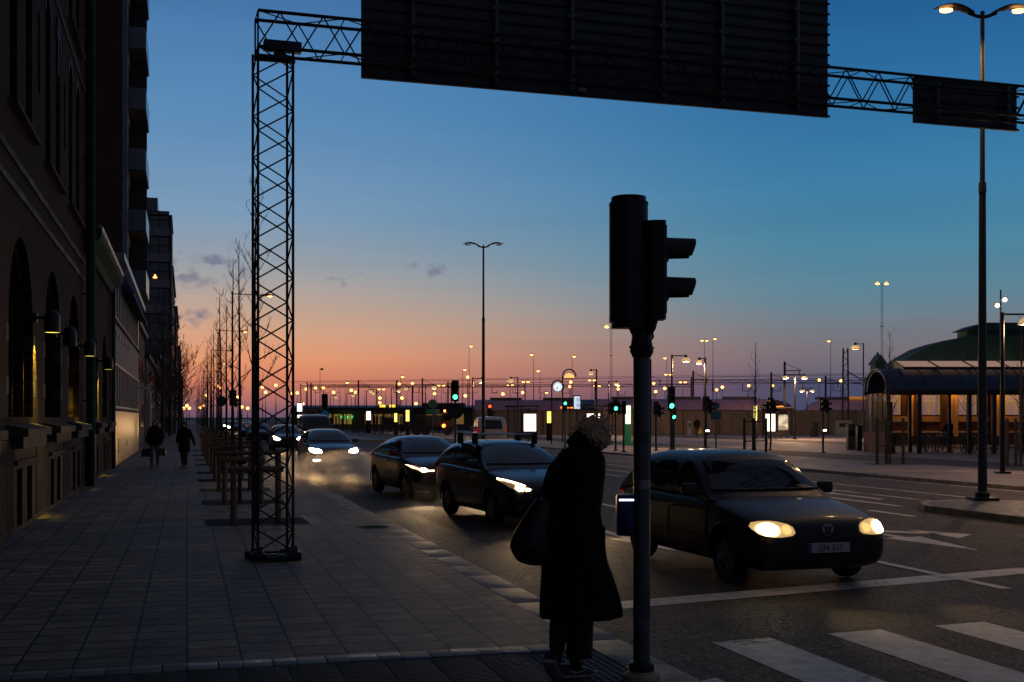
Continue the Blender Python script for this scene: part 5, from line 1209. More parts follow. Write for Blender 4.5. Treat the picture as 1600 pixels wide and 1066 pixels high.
# low things on the square
for i, (px, d, w, h, lab, nm, mt_) in enumerate(((1331, 66, .55, 1.35, 'grey cabinet with a green top left of the bicycle shelter', 'street_cabinet', pm('cabinet_grey', (.10, .10, .095), .6)), (1342, 64, .25, 1.3, 'narrow litter bin beside the grey cabinet', 'litter_bin', blackp), (1272, 110, .7, 1.3, 'small dark ticket post before the fence', 'ticket_machine', blackp), (1318, 118, 1.6, 1.5, 'pale utility cabinet against the fence', 'street_cabinet', pm('cabinet_pale', (.22, .24, .26), .6)), (1077, 118, .35, 1.5, 'pale notice post before the fence', 'notice_post', pm('cabinet_pale', (.22, .24, .26), .6)))):
    t = thing(nm, lab, 'cabinet', at(px, d), -YAW); b = MB(); b.bbox(-w / 2, w / 2, -.2, .2, 0, h, .02); b.build('body', mt_, t); b = MB(); b.bbox(-w / 2 - .03, w / 2 + .03, -.23, .23, h, h + .06, .015); b.build('lid', pm('lid_green', (.02, .07, .05), .5) if i == 0 else steel, t)
    b = MB(); b.box(-w * .3, w * .3, -.21, -.2, h * .55, h * .8); b.build('panel', steel, t, 0)
# ================================================================== cars
chrome = pm('chrome', (.6, .6, .6), .2, 1)
rim_m = pm('wheel_rim', (.22, .22, .23), .35, .8)
trim = pm('car_trim', (.012, .012, .012), .55)
winm = pm('car_glass', (.008, .012, .017), .05, 0, spec=.5, coat=.25, var=.0)
def wheel(parent, x, y, r, w, side):
    t = bpy.data.objects.new('wheel', None); COL.objects.link(t); t.parent = parent; t.location = (x, y, r)
    M = Matrix.Rotation(R(90) * side, 4, 'Y')
    b = MB(); b.lathe([(r * .62, -w / 2), (r * .9, -w / 2 + .005), (r * .98, -w / 2 + .03), (r, -w / 4), (r, w / 4), (r * .98, w / 2 - .03), (r * .9, w / 2 - .005), (r * .62, w / 2 - .01), (r * .60, 0)], 32, M, cap=False); b.build('tyre', rubber, t)
    b = MB(); b.lathe([(r * .63, w / 2 - .012), (r * .60, w / 2 - .03), (r * .56, w / 2 - .06)], 32, M, cap=False); b.lathe([(.06, w / 2 - .03), (.055, w / 2 - .01), (.02, w / 2 - .005)], 16, M)
    for k in range(9):
        a = 2 * math.pi * k / 9; Mk = M @ Matrix.Rotation(a, 4, 'Z'); b.prism([(.04, -.022), (r * .60, -.034), (r * .60, .034), (.04, .022)], w / 2 - .05, w / 2 - .02, 'z', Mk)
    b.build('rim', rim_m, t)
    b = MB(); b.lathe([(r * .57, w / 2 - .09), (r * .57, w / 2 - .075)], 24, M); b.build('brake_disc', trim, t); return t
class Skin:
    def __init__(s, me): s.bvh = BVHTree.FromPolygons([v.co[:] for v in me.vertices], [p.vertices[:] for p in me.polygons])
    def hit(s, ax, a, c, off):
        o, d = {'front': ((a, -4, c), (0, 1, 0)), 'rear': ((a, 4, c), (0, -1, 0)), 'right': ((4, a, c), (-1, 0, 0)), 'left': ((-4, a, c), (1, 0, 0)), 'top': ((a, c, 4), (0, 0, -1))}[ax]
        h = s.bvh.ray_cast(Vector(o), Vector(d))
        if h[0] is None: return None
        n = h[1] if h[1].dot(Vector(d)) < 0 else -h[1]
        return h[0] + n * off
    def patch(s, b, ax, outline, off=.006, rings=4, sub=5):
        pts = []
        for i in range(len(outline)):
            p, q_ = Vector(outline[i]), Vector(outline[(i + 1) % len(outline)])
            for k in range(sub): pts.append(p.lerp(q_, k / sub))
        c = sum(pts, Vector((0, 0))) / len(pts); n = len(pts)
        vs = []; ok = True
        h = s.hit(ax, c.x, c.y, off)
        if h is None: return
        vs.append(h)
        for r_ in range(1, rings + 1):
            for p in pts:
                e = c.lerp(p, r_ / rings); h = s.hit(ax, e.x, e.y, off)
                if h is None:
                    for tt in (.97, .94, .9, .8):
                        e2 = c.lerp(e, tt); h = s.hit(ax, e2.x, e2.y, off)
                        if h: break
                if h is None: h = vs[0]
                vs.append(h)
        fs = [(0, 1 + k, 1 + (k + 1) % n) for k in range(n)]
        for r_ in range(rings - 1):
            o = 1 + r_ * n
            for k in range(n): k2 = (k + 1) % n; fs.append((o + k, o + n + k, o + n + k2, o + k2))
        b.add([v_[:] for v_ in vs], fs)
    def line(s, b, ax, pts, w=.006, off=.003, r=None):
        q_ = []
        for i in range(len(pts) - 1):
            p0, p1 = Vector(pts[i]), Vector(pts[i + 1]); m = max(2, int((p1 - p0).length / .06))
            for k in range(m + (i == len(pts) - 2)):
                e = p0.lerp(p1, k / m); h = s.hit(ax, e.x, e.y, off)
                if h: q_.append(h)
        if len(q_) > 1: b.path(q_, w, 5, True)
def smooth_outline(pts, n=3):
    for _ in range(n):
        o = []
        for i in range(len(pts)):
            p, q_ = Vector(pts[i]), Vector(pts[(i + 1) % len(pts)]); o += [tuple(p.lerp(q_, .22)), tuple(p.lerp(q_, .78))]
        pts = o
    return pts
def car(P, label, loc, rz, group=None, detail=2, cat='car', name='parked_car'):
    t = thing(name, label, cat, loc, rz, group)
    Lh = P['L'] / 2; rings = []
    hw0 = P['W'] / 2
    for (y, hw, zb, zs, zt) in P['st']:
        hw *= hw0; h = [(0, zb), (hw * .78, zb), (hw * .95, zb + .07), (hw * 1.0, zb + (zs - zb) * .38), (hw * .995, zb + (zs - zb) * .72), (hw * .955, zs), (hw * .80, zs + (zt - zs) * .62), (hw * .45, zt - .01), (0, zt)]
        rings.append([(x, y, z) for x, z in h] + [(-x, y, z) for x, z in h[-2:0:-1]])
    b = MB(); b.rings(rings); low = evaluate(b.mesh(), [('SUBSURF', dict(levels=2, render_levels=2))])
    c = MB()
    for y in P['ax']: c.lathe([(P['wr'] + .055, -2), (P['wr'] + .055, 2)], 36, Matrix.Translation((0, y, P['wr'] + .01)) @ Matrix.Rotation(R(90), 4, 'Y'))
    inner = MB(); inner.box(-hw0 + .27, hw0 - .27, -Lh + .3, Lh - .3, P['st'][3][2] + .02, .6)
    low = boolean_cut(low, c.mesh())
    g = []
    for (y, zt) in P['gh']:
        f = max(0, min(1, (zt - P['zb']) / (P['H'] - P['zb']))); hb = P['hb'] * hw0; ht = hb + (P['ht'] * hw0 - hb) * f
        z0 = P['zb'] - .10; h = [(0, z0), (hb, z0), (hb - (hb - ht) * .12, z0 + (zt - z0) * .3), (hb - (hb - ht) * .55, z0 + (zt - z0) * .66), (ht, max(z0 + .02, zt - .07)), (ht * .86, max(z0 + .03, zt - .015)), (ht * .5, zt + .008), (0, zt + .014)]
        g.append([(x, y, z) for x, z in h] + [(-x, y, z) for x, z in h[-2:0:-1]])
    b = MB(); b.rings(g); gh = evaluate(b.mesh(), [('SUBSURF', dict(levels=2, render_levels=2))])
    bm = bmesh.new(); bm.from_mesh(low); bm.from_mesh(gh); me = bpy.data.meshes.new('body'); bm.to_mesh(me); bm.free()
    me.materials.append(P['paint']); body = link('body', me, t, 50)
    b = MB(); b.box(-hw0 + .26, hw0 - .26, -Lh + .35, Lh - .35, .17, .5); b.build('underbody', trim, t, 0)
    for y in P['ax']:
        for s in (-1, 1): wheel(t, s * (hw0 - .115), y, P['wr'], .20, s)
    if detail:
        for y in P['ax']:
            for s in (-1, 1):
                b = MB(); rr = P['wr'] + .062
                b.path([(s * (hw0 * 1.0 - .012), y + rr * math.cos(a), P['wr'] + .01 + rr * math.sin(a)) for a in [math.pi * k / 14 - .15 for k in range(17)]], .014, 6); b.build('wheel_arch', P['paint'], body)
    sk = Skin(me)
    b = MB(); sk.patch(b, 'front', P['ws']); w_ = b.build('windscreen', winm, t)
    if detail:
        b = MB(); n = len(P['ws']); sk.line(b, 'front', [P['ws'][0], P['ws'][1]], .012, .010); b.build('wiper', trim, w_)
    b = MB(); sk.patch(b, 'rear', P.get('rw', P['ws'])); b.build('rear_window', winm, t)
    for sd in ('left', 'right'):
        for q_ in P['sw']: b = MB(); sk.patch(b, sd, q_); b.build('side_window', winm, t)
        if detail:
            b = MB()
            for ln in P.get('seams', []): sk.line(b, sd, ln, .004, .0)
            b.build('door_seam', blackp, body)
            b = MB()
            for ln in P.get('strips', []): sk.line(b, sd, ln, .013, .004)
            if P.get('strips'): b.build('side_strip', trim, body)
            for y, z in P.get('handles', []):
                h = sk.hit(sd, y, z, .02); b = MB(); s = 1 if sd == 'right' else -1
                if h: b.bbox(h.x - .015, h.x + .015, y - .08, y + .08, z - .015, z + .015, .008); b.build('door_handle', P['paint'], t)
    my, mz = P['mirror']
    for s in (-1, 1):
        h = sk.hit('right' if s > 0 else 'left', my, mz, 0); x = abs(h.x) if h else hw0
        b = MB(); b.bbox(s * (x + .03), s * (x + .23), my - .06, my + .05, mz - .02, mz + .13, .045) if s > 0 else b.bbox(-(x + .23), -(x + .03), my - .06, my + .05, mz - .02, mz + .13, .045); b.tube((s * (x - .02), my, mz), (s * (x + .08), my, mz + .02), .025, n=8); b.build('wing_mirror', P.get('mirror_mat', P['paint']), t)
    # face
    for (ol, m, off) in P.get('face', []):
        b = MB(); sk.patch(b, 'front', ol, off); b.build('grille', m, body)
    for s in (-1, 1):
        b = MB(); sk.patch(b, 'front', [(s * x, z) for x, z in P['lamp']], .010); hl = b.build('headlight', P.get('lamp_m', em('headlight_soft', (1, .62, .25), .55)) if P['on'] else glass, t)
        for ol, m in P.get('lampcore', []):
            b = MB(); sk.patch(b, 'front', [(s * x, z) for x, z in ol], .018); b.build('lamp_core', m if P['on'] else glass, hl)
        if P.get('fog') and (P.get('fogboth', True) or s < 0):
            b = MB(); sk.patch(b, 'front', [(s * x, z) for x, z in P['fog']], .010); b.build('fog_lamp', P.get('fog_m', glass), t)
        if P.get('tail'):
            b = MB(); sk.patch(b, 'rear', [(s * x, z) for x, z in P['tail']], .010); b.build('tail_light', em('tail_red', (1, .03, .02), P.get('tail_e', 1.2)), t)
        if P['on'] and P.get('beam', 0):
            lx = sum(x for x, z in P['lamp']) / len(P['lamp']); lz = sum(z for x, z in P['lamp']) / len(P['lamp'])
            lamp_light('beam_light', t, (s * lx, -Lh - .12, lz), P.get('beamcol', (1, .66, .30)), P['beam'], rot=(R(P.get('btilt', -81)), 0, R(P.get('byaw', 0))), size=.05, angle=P.get('bangle', 44), blend=.9)
    for ol, y_, kk in [(o, 0, 0) for o in P.get('extra', [])]: pass
    if P.get('plate'):
        txt, pz, band = P['plate']; h = sk.hit('front', 0, pz, 0); y = (h.y if h else -Lh) - .012
        b = MB(); b.bbox(-.26, .26, y - .012, y, pz - .055, pz + .055, .004); pl_ = b.build('number_plate', pm('plate_white', (.55, .52, .50), .4), t)
        b = MB(); b.box(-.26, -.222, y - .0135, y - .012, pz - .053, pz + .053) if True else 0; b.build('plate_band', band, pl_, 0)
        tm = text_mesh(txt, .098, .0008); M = Matrix.Translation((.018, y - .014, pz)) @ Matrix.Rotation(R(90), 4, 'X') @ Matrix.Scale(.98, 4, (1, 0, 0)); tm.transform(M); tm.materials.append(pm('plate_black', (.01, .01, .01), .5)); link('plate_text', tm, pl_, 0)
    if P.get('emblem'):
        ez, r_, fn = P['emblem']; h = sk.hit('front', 0, ez, 0); y = (h.y if h else -Lh) - .01; b = MB(); fn(b, y, ez, r_); b.build('emblem', pm('emblem_silver', (.75, .75, .75), .45, .3), t)
    return t, sk
def vw(b, y, z, r):
    n = 28; b.path([(r * math.cos(2 * math.pi * k / n), y, z + r * math.sin(2 * math.pi * k / n)) for k in range(n + 1)], r * .09, 5, False)
    w = r * .085
    def st(p): b.path([(px * r, y - .002, z + pz * r) for px, pz in p], w, 4)
    st([(-.36, .85), (0, .08), (.36, .85)]); st([(-.88, .35), (-.42, -.82), (0, .02), (.42, -.82), (.88, .35)])
def hmark(b, y, z, r):
    b.path([(-.55 * r, y, z + r), (-.40 * r, y, z), (-.6 * r, y, z - r)], r * .14, 5); b.path([(.55 * r, y, z + r), (.40 * r, y, z), (.6 * r, y, z - r)], r * .14, 5); b.tube((-.42 * r, y, z), (.42 * r, y, z), r * .13, n=5)
def bar(b, y, z, r): b.path([(r * math.cos(a), y, z + r * .65 * math.sin(a)) for a in [2 * math.pi * k / 20 for k in range(21)]], r * .1, 5, False); b.path([(r * .45 * math.cos(a), y, z + r * .62 * math.sin(a)) for a in [2 * math.pi * k / 16 for k in range(17)]], r * .09, 5, False)
hot = em('headlight_hot', (1, .80, .46), 30); hot2 = em('headlight_hot_white', (1, .93, .78), 32); strip = em('daytime_strip', (1, .82, .50), 9)
def ell(cx, cz, rx, rz_, n=14): return [(cx + rx * math.cos(2 * math.pi * k / n), cz + rz_ * math.sin(2 * math.pi * k / n)) for k in range(n)]
golf_paint = pm('golf_paint', (.024, .019, .016), .45, .15, coat=.18, var=.1, vs=2)
golf = dict(L=4.15, W=1.735, H=1.47, wr=.305, ax=(-1.235, 1.275), paint=golf_paint, zb=.955, hb=.94, ht=.72,
  st=[(-2.085, .55, .34, .56, .60), (-2.07, .80, .24, .60, .66), (-1.99, .92, .20, .68, .755), (-1.80, .965, .19, .745, .82), (-1.3, .99, .19, .84, .915), (-.85, 1, .19, .90, .975), (-.3, 1, .19, .92, .97), (.6, 1, .19, .93, .97), (1.3, 1, .2, .945, .975), (1.75, .985, .22, .95, .98), (1.98, .93, .26, .93, .95), (2.06, .84, .34, .86, .88), (2.07, .6, .42, .8, .82)],
  gh=[(-1.0, .93), (-.80, .985), (-.47, 1.21), (-.17, 1.40), (.08, 1.455), (.7, 1.475), (1.3, 1.455), (1.68, 1.38), (1.88, 1.18), (2.02, .97), (2.04, .90)],
  ws=[(-.72, 1.02), (.72, 1.02), (.60, 1.335), (.30, 1.36), (-.30, 1.36), (-.60, 1.335)], rw=[(-.6, 1.04), (.6, 1.04), (.5, 1.3), (-.5, 1.3)],
  sw=[smooth_outline([(-.52, .99), (.22, .995), (.20, 1.34), (-.02, 1.34), (-.22, 1.245)], 2), smooth_outline([(.30, .995), (.98, 1.0), (.98, 1.24), (.90, 1.33), (.29, 1.345)], 2), smooth_outline([(1.06, 1.02), (1.42, 1.06), (1.22, 1.30), (1.06, 1.31)], 2)],
  seams=[[(-.78, .93), (-.80, .5), (-.74, .3)], [(.26, .97), (.27, .3)], [(.26, .3), (-.74, .3)], [(1.03, .97), (1.10, .75), (.92, .45), (.85, .3), (.27, .3)]], strips=[[(-.78, .52), (.24, .52)], [(.30, .52), (.90, .52)], [(-.85, .24), (.85, .24)]], handles=[(.12, .80), (.90, .82)],
  mirror=(-.50, .97), mirror_mat=trim, on=True, beam=80,
  lamp=smooth_outline([(.40, .60), (.42, .70), (.60, .745), (.775, .735), (.81, .67), (.77, .595), (.60, .575)], 1),
  lampcore=[(ell(.685, .655, .095, .062), hot), (ell(.50, .655, .05, .045), em('indicator_glow', (1, .60, .2), 1.2))],
  face=[([(-.38, .60), (.38, .60), (.38, .69), (-.38, .69)], trim, .006), ([(-.55, .26), (.55, .26), (.55, .36), (-.55, .36)], trim, .006), ([(-.72, .50), (.72, .50), (.72, .525), (-.72, .525)], trim, .01)],
  plate=('SJN 557', .455, pm('plate_blue', (.01, .04, .30), .4)), emblem=(.648, .062, vw), tail=[(.62, .72), (.80, .72), (.80, .92), (.62, .92)], tail_e=.08)
hx, hy = 6.78, 13.92
car(golf, 'black five door hatchback with glowing oval headlights at the stop line', (hx, hy, -.096), R(1.8), 'cars queueing in the near lane', name='hatchback_car')
est_paint = pm('estate_paint', (.028, .033, .045), .3, .35, coat=.5, var=.08, vs=2)
est = dict(L=4.56, W=1.76, H=1.45, wr=.315, ax=(-1.36, 1.24), paint=est_paint, zb=.98, hb=.93, ht=.66,
  st=[(-2.29, .50, .36, .58, .66), (-2.27, .78, .26, .64, .73), (-2.17, .92, .21, .71, .80), (-1.95, .97, .20, .78, .87), (-1.4, .99, .19, .88, .96), (-.95, 1, .19, .93, 1.01), (-.3, 1, .19, .95, .98), (.6, 1, .19, .97, 1.0), (1.4, 1, .2, .99, 1.02), (2.0, .97, .24, 1.0, 1.03), (2.2, .90, .30, .96, .98), (2.27, .70, .40, .85, .87)],
  gh=[(-1.12, .96), (-.95, 1.02), (-.45, 1.25), (.0, 1.41), (.4, 1.455), (1.0, 1.46), (1.6, 1.43), (1.95, 1.36), (2.12, 1.18), (2.22, 1.0), (2.23, .93)],
  ws=[(-.72, 1.05), (.72, 1.05), (.58, 1.375), (.3, 1.395), (-.3, 1.395), (-.58, 1.375)], rw=[(-.6, 1.08), (.6, 1.08), (.5, 1.32), (-.5, 1.32)],
  sw=[smooth_outline([(-.60, 1.02), (.16, 1.03), (.15, 1.36), (.04, 1.36), (-.22, 1.25)], 2), smooth_outline([(.24, 1.03), (.98, 1.045), (.98, 1.36), (.23, 1.37)], 2), smooth_outline([(1.06, 1.05), (1.80, 1.10), (1.62, 1.30), (1.06, 1.35)], 2)],
  seams=[[(-.85, .95), (-.88, .5), (-.8, .3)], [(.2, 1.0), (.22, .3)], [(.22, .3), (-.8, .3)], [(1.02, 1.0), (1.08, .7), (.9, .4), (.8, .3), (.22, .3)]], strips=[[(-.85, .26), (.85, .26)]], handles=[(.05, .86), (.85, .88)],
  mirror=(-.60, 1.0), on=True, beam=85, byaw=-17, beamcol=(1, .64, .30), tail_e=.15,
  lamp=smooth_outline([(.40, .66), (.55, .72), (.80, .84), (.82, .80), (.76, .68), (.55, .62)], 1), lampcore=[(ell(.63, .69, .062, .050), hot), ([(.52, .725), (.80, .835), (.81, .815), (.55, .70)], strip), (ell(.50, .665, .05, .022), strip)], lamp_m=em('headlight_dim', (1, .6, .25), .12),
  face=[([(-.42, .60), (.42, .60), (.34, .72), (-.34, .72)], trim, .006), ([(-.6, .24), (.6, .24), (.5, .46), (-.5, .46)], trim, .006)], fog=ell(.64, .36, .06, .05), fog_m=pm('fog_off', (.1, .12, .12), .15, .4),
  plate=('XTR 214', .50, pm('plate_blue', (.01, .04, .30), .4)), emblem=(.70, .05, bar), tail=[(.60, .75), (.80, .72), (.80, .98), (.60, .98)])
est['plate'] = None
ex, ey = 5.86, 21.72
e_, sk = car(est, 'dark blue estate car with roof bars behind the walking woman', (ex, ey, -.096), R(5.0), 'cars queueing in the near lane', name='estate_car')
for yy in (.25, 1.15):
    b = MB(); b.bbox(-.60, .60, yy - .035, yy + .035, 1.555, 1.585, .012); rb = b.build('roof_bar', pm('bar_aluminium', (.38, .42, .42), .35, .8), e_)
    for s in (-1, 1): b = MB(); b.bbox(s * .60 - .05, s * .60 + .05, yy - .05, yy + .05, 1.38, 1.60, .02); b.build('bar_foot', blackp, rb)
hon = dict(L=4.30, W=1.77, H=1.44, wr=.32, ax=(-1.30, 1.30), paint=pm('coupe_paint', (.035, .032, .045), .32, .3, coat=.5, var=.08, vs=2), zb=.98, hb=.92, ht=.62,
  st=[(-2.16, .50, .34, .60, .66), (-2.14, .80, .25, .66, .74), (-2.03, .93, .20, .72, .82), (-1.8, .975, .19, .79, .89), (-1.3, .99, .19, .88, .97), (-.95, 1, .19, .93, 1.01), (-.3, 1, .19, .95, .98), (.6, 1, .19, .97, 1.0), (1.4, 1, .2, 1.0, 1.03), (1.8, .96, .24, 1.02, 1.04), (2.05, .88, .32, .98, 1.0), (2.14, .70, .42, .88, .9)],
  gh=[(-1.15, .95), (-1.0, 1.01), (-.5, 1.24), (-.05, 1.40), (.3, 1.44), (.8, 1.43), (1.3, 1.35), (1.7, 1.22), (1.98, 1.06), (2.08, .95)],
  ws=[(-.72, 1.05), (.72, 1.05), (.56, 1.365), (.3, 1.385), (-.3, 1.385), (-.56, 1.365)], rw=[(-.55, 1.08), (.55, 1.08), (.45, 1.25), (-.45, 1.25)],
  sw=[smooth_outline([(-.60, 1.02), (.20, 1.03), (.18, 1.35), (.0, 1.35), (-.26, 1.25)], 2), smooth_outline([(.28, 1.03), (1.05, 1.06), (1.25, 1.16), (.9, 1.32), (.27, 1.36)], 2)],
  seams=[[(-.85, .95), (-.88, .5), (-.8, .3)], [(.24, 1.0), (.26, .3)], [(.26, .3), (-.8, .3)]], handles=[(.1, .86)], mirror=(-.62, 1.0), mirror_mat=pm('red_mirror', (.16, .012, .012), .35), on=True, beam=190, byaw=-17, btilt=-83, beamcol=(1, .66, .34),
  lamp=smooth_outline([(.36, .68), (.60, .74), (.84, .80), (.82, .72), (.70, .65), (.45, .655)], 1), lampcore=[(ell(.62, .69, .075, .04), hot2), ([(.38, .67), (.62, .655), (.62, .672), (.38, .69)], strip), ([(.62, .66), (.80, .74), (.84, .80), (.80, .765)], strip)], lamp_m=em('headlight_dim', (1, .6, .25), .12),
  face=[([(-.36, .57), (.36, .57), (.36, .70), (-.36, .70)], trim, .006), ([(-.6, .24), (.6, .24), (.5, .40), (-.5, .40)], trim, .006)], fog=ell(.62, .36, .05, .05), fog_m=pm('fog_off', (.1, .12, .12), .15, .4),
  plate=('HZB 164', .50, pm('plate_teal', (.01, .20, .25), .4)), emblem=(.645, .055, hmark), tail=[(.60, .80), (.80, .75), (.80, .98), (.60, .98)])
car(hon, 'dark hatchback with slim angled headlights and red mirrors, third in the queue', (5.58, 28.85, -.096), R(6.0), 'cars queueing in the near lane', name='hatchback_car')
merc = dict(est); merc.update(L=4.5, W=1.80, paint=pm('saloon_paint', (.05, .045, .05), .3, .4, coat=.5), beam=800, byaw=-15, bangle=36, btilt=-86, beamcol=(1, .60, .26), plate=None,
  lamp=smooth_outline([(.45, .66), (.50, .76), (.72, .80), (.84, .82), (.84, .70), (.70, .64)], 1), lampcore=[(ell(.68, .715, .13, .06), hot2)], lamp_m=hot2, fog=[(.52, .36), (.76, .36), (.76, .43), (.52, .43)], fog_m=em('fog_hot', (1, .9, .75), 12), fogboth=False, emblem=(.66, .08, vw) )
merc['emblem'] = (.66, .07, bar)
car(merc, 'dark oncoming car with bright white headlights and one fog lamp, wrapped in exhaust steam', (4.95, 44.0, -.096), R(1.0), 'cars queueing in the near lane', name='saloon_car')
far = dict(est); far.update(beam=420, byaw=-7, btilt=-85, bangle=34, beamcol=(1, .62, .26), lampcore=[(ell(.63, .69, .16, .09), hot)], lamp_m=hot, plate=None, emblem=None, seams=[], handles=[], strips=[])
car(far, 'small oncoming car with warm headlights seen through the lattice tower', (5.5, 70, -.096), R(0), 'cars farther up the near lane', detail=0, name='estate_car')
far2 = dict(far); far2.update(H=1.9, W=1.95, zb=1.1, ht=.85, gh=[(-1.5, 1.05), (-1.35, 1.15), (-.95, 1.6), (-.6, 1.86), (0, 1.92), (1, 1.92), (1.9, 1.88), (2.1, 1.5), (2.2, 1.0)], ws=[(-.75, 1.22), (.75, 1.22), (.66, 1.75), (-.66, 1.75)], sw=[[(-.6, 1.2), (.3, 1.2), (.3, 1.7), (-.4, 1.7)], [(.4, 1.2), (1.8, 1.2), (1.8, 1.7), (.4, 1.7)]], mirror=(-.9, 1.15), beam=150)
van, _ = car(far2, 'tall dark van with lit headlights behind the car in the steam', (8.6, 84, -.096), R(0), 'cars farther up the near lane', detail=0, cat='van', name='van')
van.scale = (1.1, 1.1, 1.08)
off = dict(far); off.update(on=False, beam=0)
far3 = dict(far); far3.update(on=False, beam=0, paint=pm('blue_car_paint', (.03, .05, .08), .3, .4))
for i, (x, y, lab, p_) in enumerate(((5.2, 92, 'blue grey car queueing behind the young trees', far3), (5.3, 108, 'unlit car in the far queue just behind the blue grey car', off), (5.5, 150, 'far car with bright headlights at the left kerb, first of three', far), (5.7, 172, 'far car with bright headlights at the left kerb, second of three', far), (8.9, 190, 'farthest headlights up the street, third of three', far))):
    car(p_, lab, (x, y, -.096), 0, 'cars farther up the near lane', detail=0, name='distant_car')
vanw = dict(far2); vanw.update(paint=pm('white_van_paint', (.30, .30, .32), .35, coat=.3), on=False, beam=0, L=4.7, rw=[(-.62, 1.15), (.62, 1.15), (.56, 1.72), (-.56, 1.72)], tail=[(.80, .9), (.92, .9), (.92, 1.3), (.80, 1.3)], tail_e=3)
vanw['st'] = [(y * 1.03, hw, zb, zs + .06, zt + .06) for y, hw, zb, zs, zt in est['st']]
car(vanw, 'pale people carrier driving away beyond the median, seen from behind', (18.6, 74.0, -.096), R(172), None, detail=0, cat='van', name='van')

# ---- exhaust steam drifting across the lane
def steam(name, label, loc, size, dens, seed):
    b = MB(); b.ball((0, 0, 0), (size[0] / 2, size[1] / 2, size[2] / 2), 20, 12)
    m = bpy.data.materials.new('steam'); m.use_nodes = True; t = m.node_tree; t.nodes.clear(); N_ = t.nodes.new; L_ = t.links.new
    o = N_('ShaderNodeOutputMaterial'); pv_ = N_('ShaderNodeVolumePrincipled'); L_(pv_.outputs[0], o.inputs['Volume']); pv_.inputs['Color'].default_value = (.85, .82, .78, 1); pv_.inputs['Anisotropy'].default_value = .35
    tcn = N_('ShaderNodeTexCoord'); n = N_('ShaderNodeTexNoise'); n.inputs['Scale'].default_value = 1.9; n.inputs['Detail'].default_value = 6; n.inputs['Distortion'].default_value = .8
    mp_ = N_('ShaderNodeMapping'); mp_.inputs['Location'].default_value = (seed, seed * 2, 0); L_(tcn.outputs['Object'], mp_.inputs[0]); L_(mp_.outputs[0], n.inputs[0])
    mr = N_('ShaderNodeMapRange'); mr.interpolation_type = 'SMOOTHSTEP'; mr.inputs[1].default_value = .47; mr.inputs[2].default_value = .72; L_(n.outputs[0], mr.inputs[0])
    # fall off to the edge of the puff
    vm = N_('ShaderNodeVectorMath'); vm.operation = 'MULTIPLY'; vm.inputs[1].default_value = (2 / size[0], 2 / size[1], 2 / size[2]); L_(tcn.outputs['Object'], vm.inputs[0])
    ln = N_('ShaderNodeVectorMath'); ln.operation = 'LENGTH'; L_(vm.outputs[0], ln.inputs[0])
    m2 = N_('ShaderNodeMapRange'); m2.interpolation_type = 'SMOOTHSTEP'; m2.inputs[1].default_value = 1.0; m2.inputs[2].default_value = .25; L_(ln.outputs['Value'], m2.inputs[0])
    mu = N_('ShaderNodeMath'); mu.operation = 'MULTIPLY'; L_(mr.outputs[0], mu.inputs[0]); L_(m2.outputs[0], mu.inputs[1])
    mu2 = N_('ShaderNodeMath'); mu2.operation = 'MULTIPLY'; mu2.inputs[1].default_value = dens; L_(mu.outputs[0], mu2.inputs[0]); L_(mu2.outputs[0], pv_.inputs['Density'])
    ob = b.build(name, m); ob.location = loc; tag(ob, label, 'steam', None, 'stuff')
steam('exhaust_steam', 'pale exhaust steam drifting low across the lane before the bright headlights', (4.6, 34.8, .30), (5.0, 7.0, 1.25), 5.0, 3.1)
steam('exhaust_steam', 'faint wisp of steam low behind the estate car', (4.9, 25.0, .10), (1.3, 1.3, .8), 1.6, 8.2)

# ================================================================== people
blackcloth = pm('black_wool', (.006, .006, .007), .9, var=.3, vs=20, bump=.3, bs=60, spec=.2)
skin = pm('skin', (.42, .26, .19), .55)
def remesh_obj(mb, size, name, mat, parent, it=6):
    me = voxel(mb, size, it); me.materials.clear(); me.materials.append(mat); return link(name, me, parent, 80)
def oval_rings(b, rows, n=24, fold=0):
    rg = []
    if fold:
        for (x, y, z, rx, ry) in rows:
            k_ = fold * max(.25, min(1, (1.35 - z) / .6)); rg.append([(x + rx * (1 + k_ * (.6 * math.sin(7 * a + z * 4) + .4 * math.sin(12 * a - z * 7))) * math.cos(a), y + ry * (1 + k_ * (.9 * math.sin(7 * a + z * 4) + .6 * math.sin(12 * a - z * 7))) * math.sin(a), z) for a in [2 * math.pi * k / n for k in range(n)]])
        b.rings(rg); return
    for (x, y, z, rx, ry) in rows: rg.append([(x + rx * math.cos(2 * math.pi * k / n), y + ry * math.sin(2 * math.pi * k / n), z) for k in range(n)])
    b.rings(rg)
def small_hand(b, p, d=1):
    p = Vector(p); b.ball(p - Vector((0, 0, .045)), (.018, .038, .05), 10, 8)
    for k, (dy, l) in enumerate(((-.030, .066), (-.010, .078), (.010, .074), (.029, .058))):
        q0 = p + Vector((0, dy, -.085)); q1 = q0 + Vector((.006 * d, dy * .1, -l * .5)); q2 = q1 + Vector((.016 * d, 0, -l * .45)); b.path([q0 + Vector((0, 0, .02)), q0, q1, q2], [.009, .009, .008, .006], 6)
    b.path([p + Vector((0, -.034, -.03)), p + Vector((.012 * d, -.055, -.065)), p + Vector((.016 * d, -.055, -.10))], [.011, .010, .007], 6)
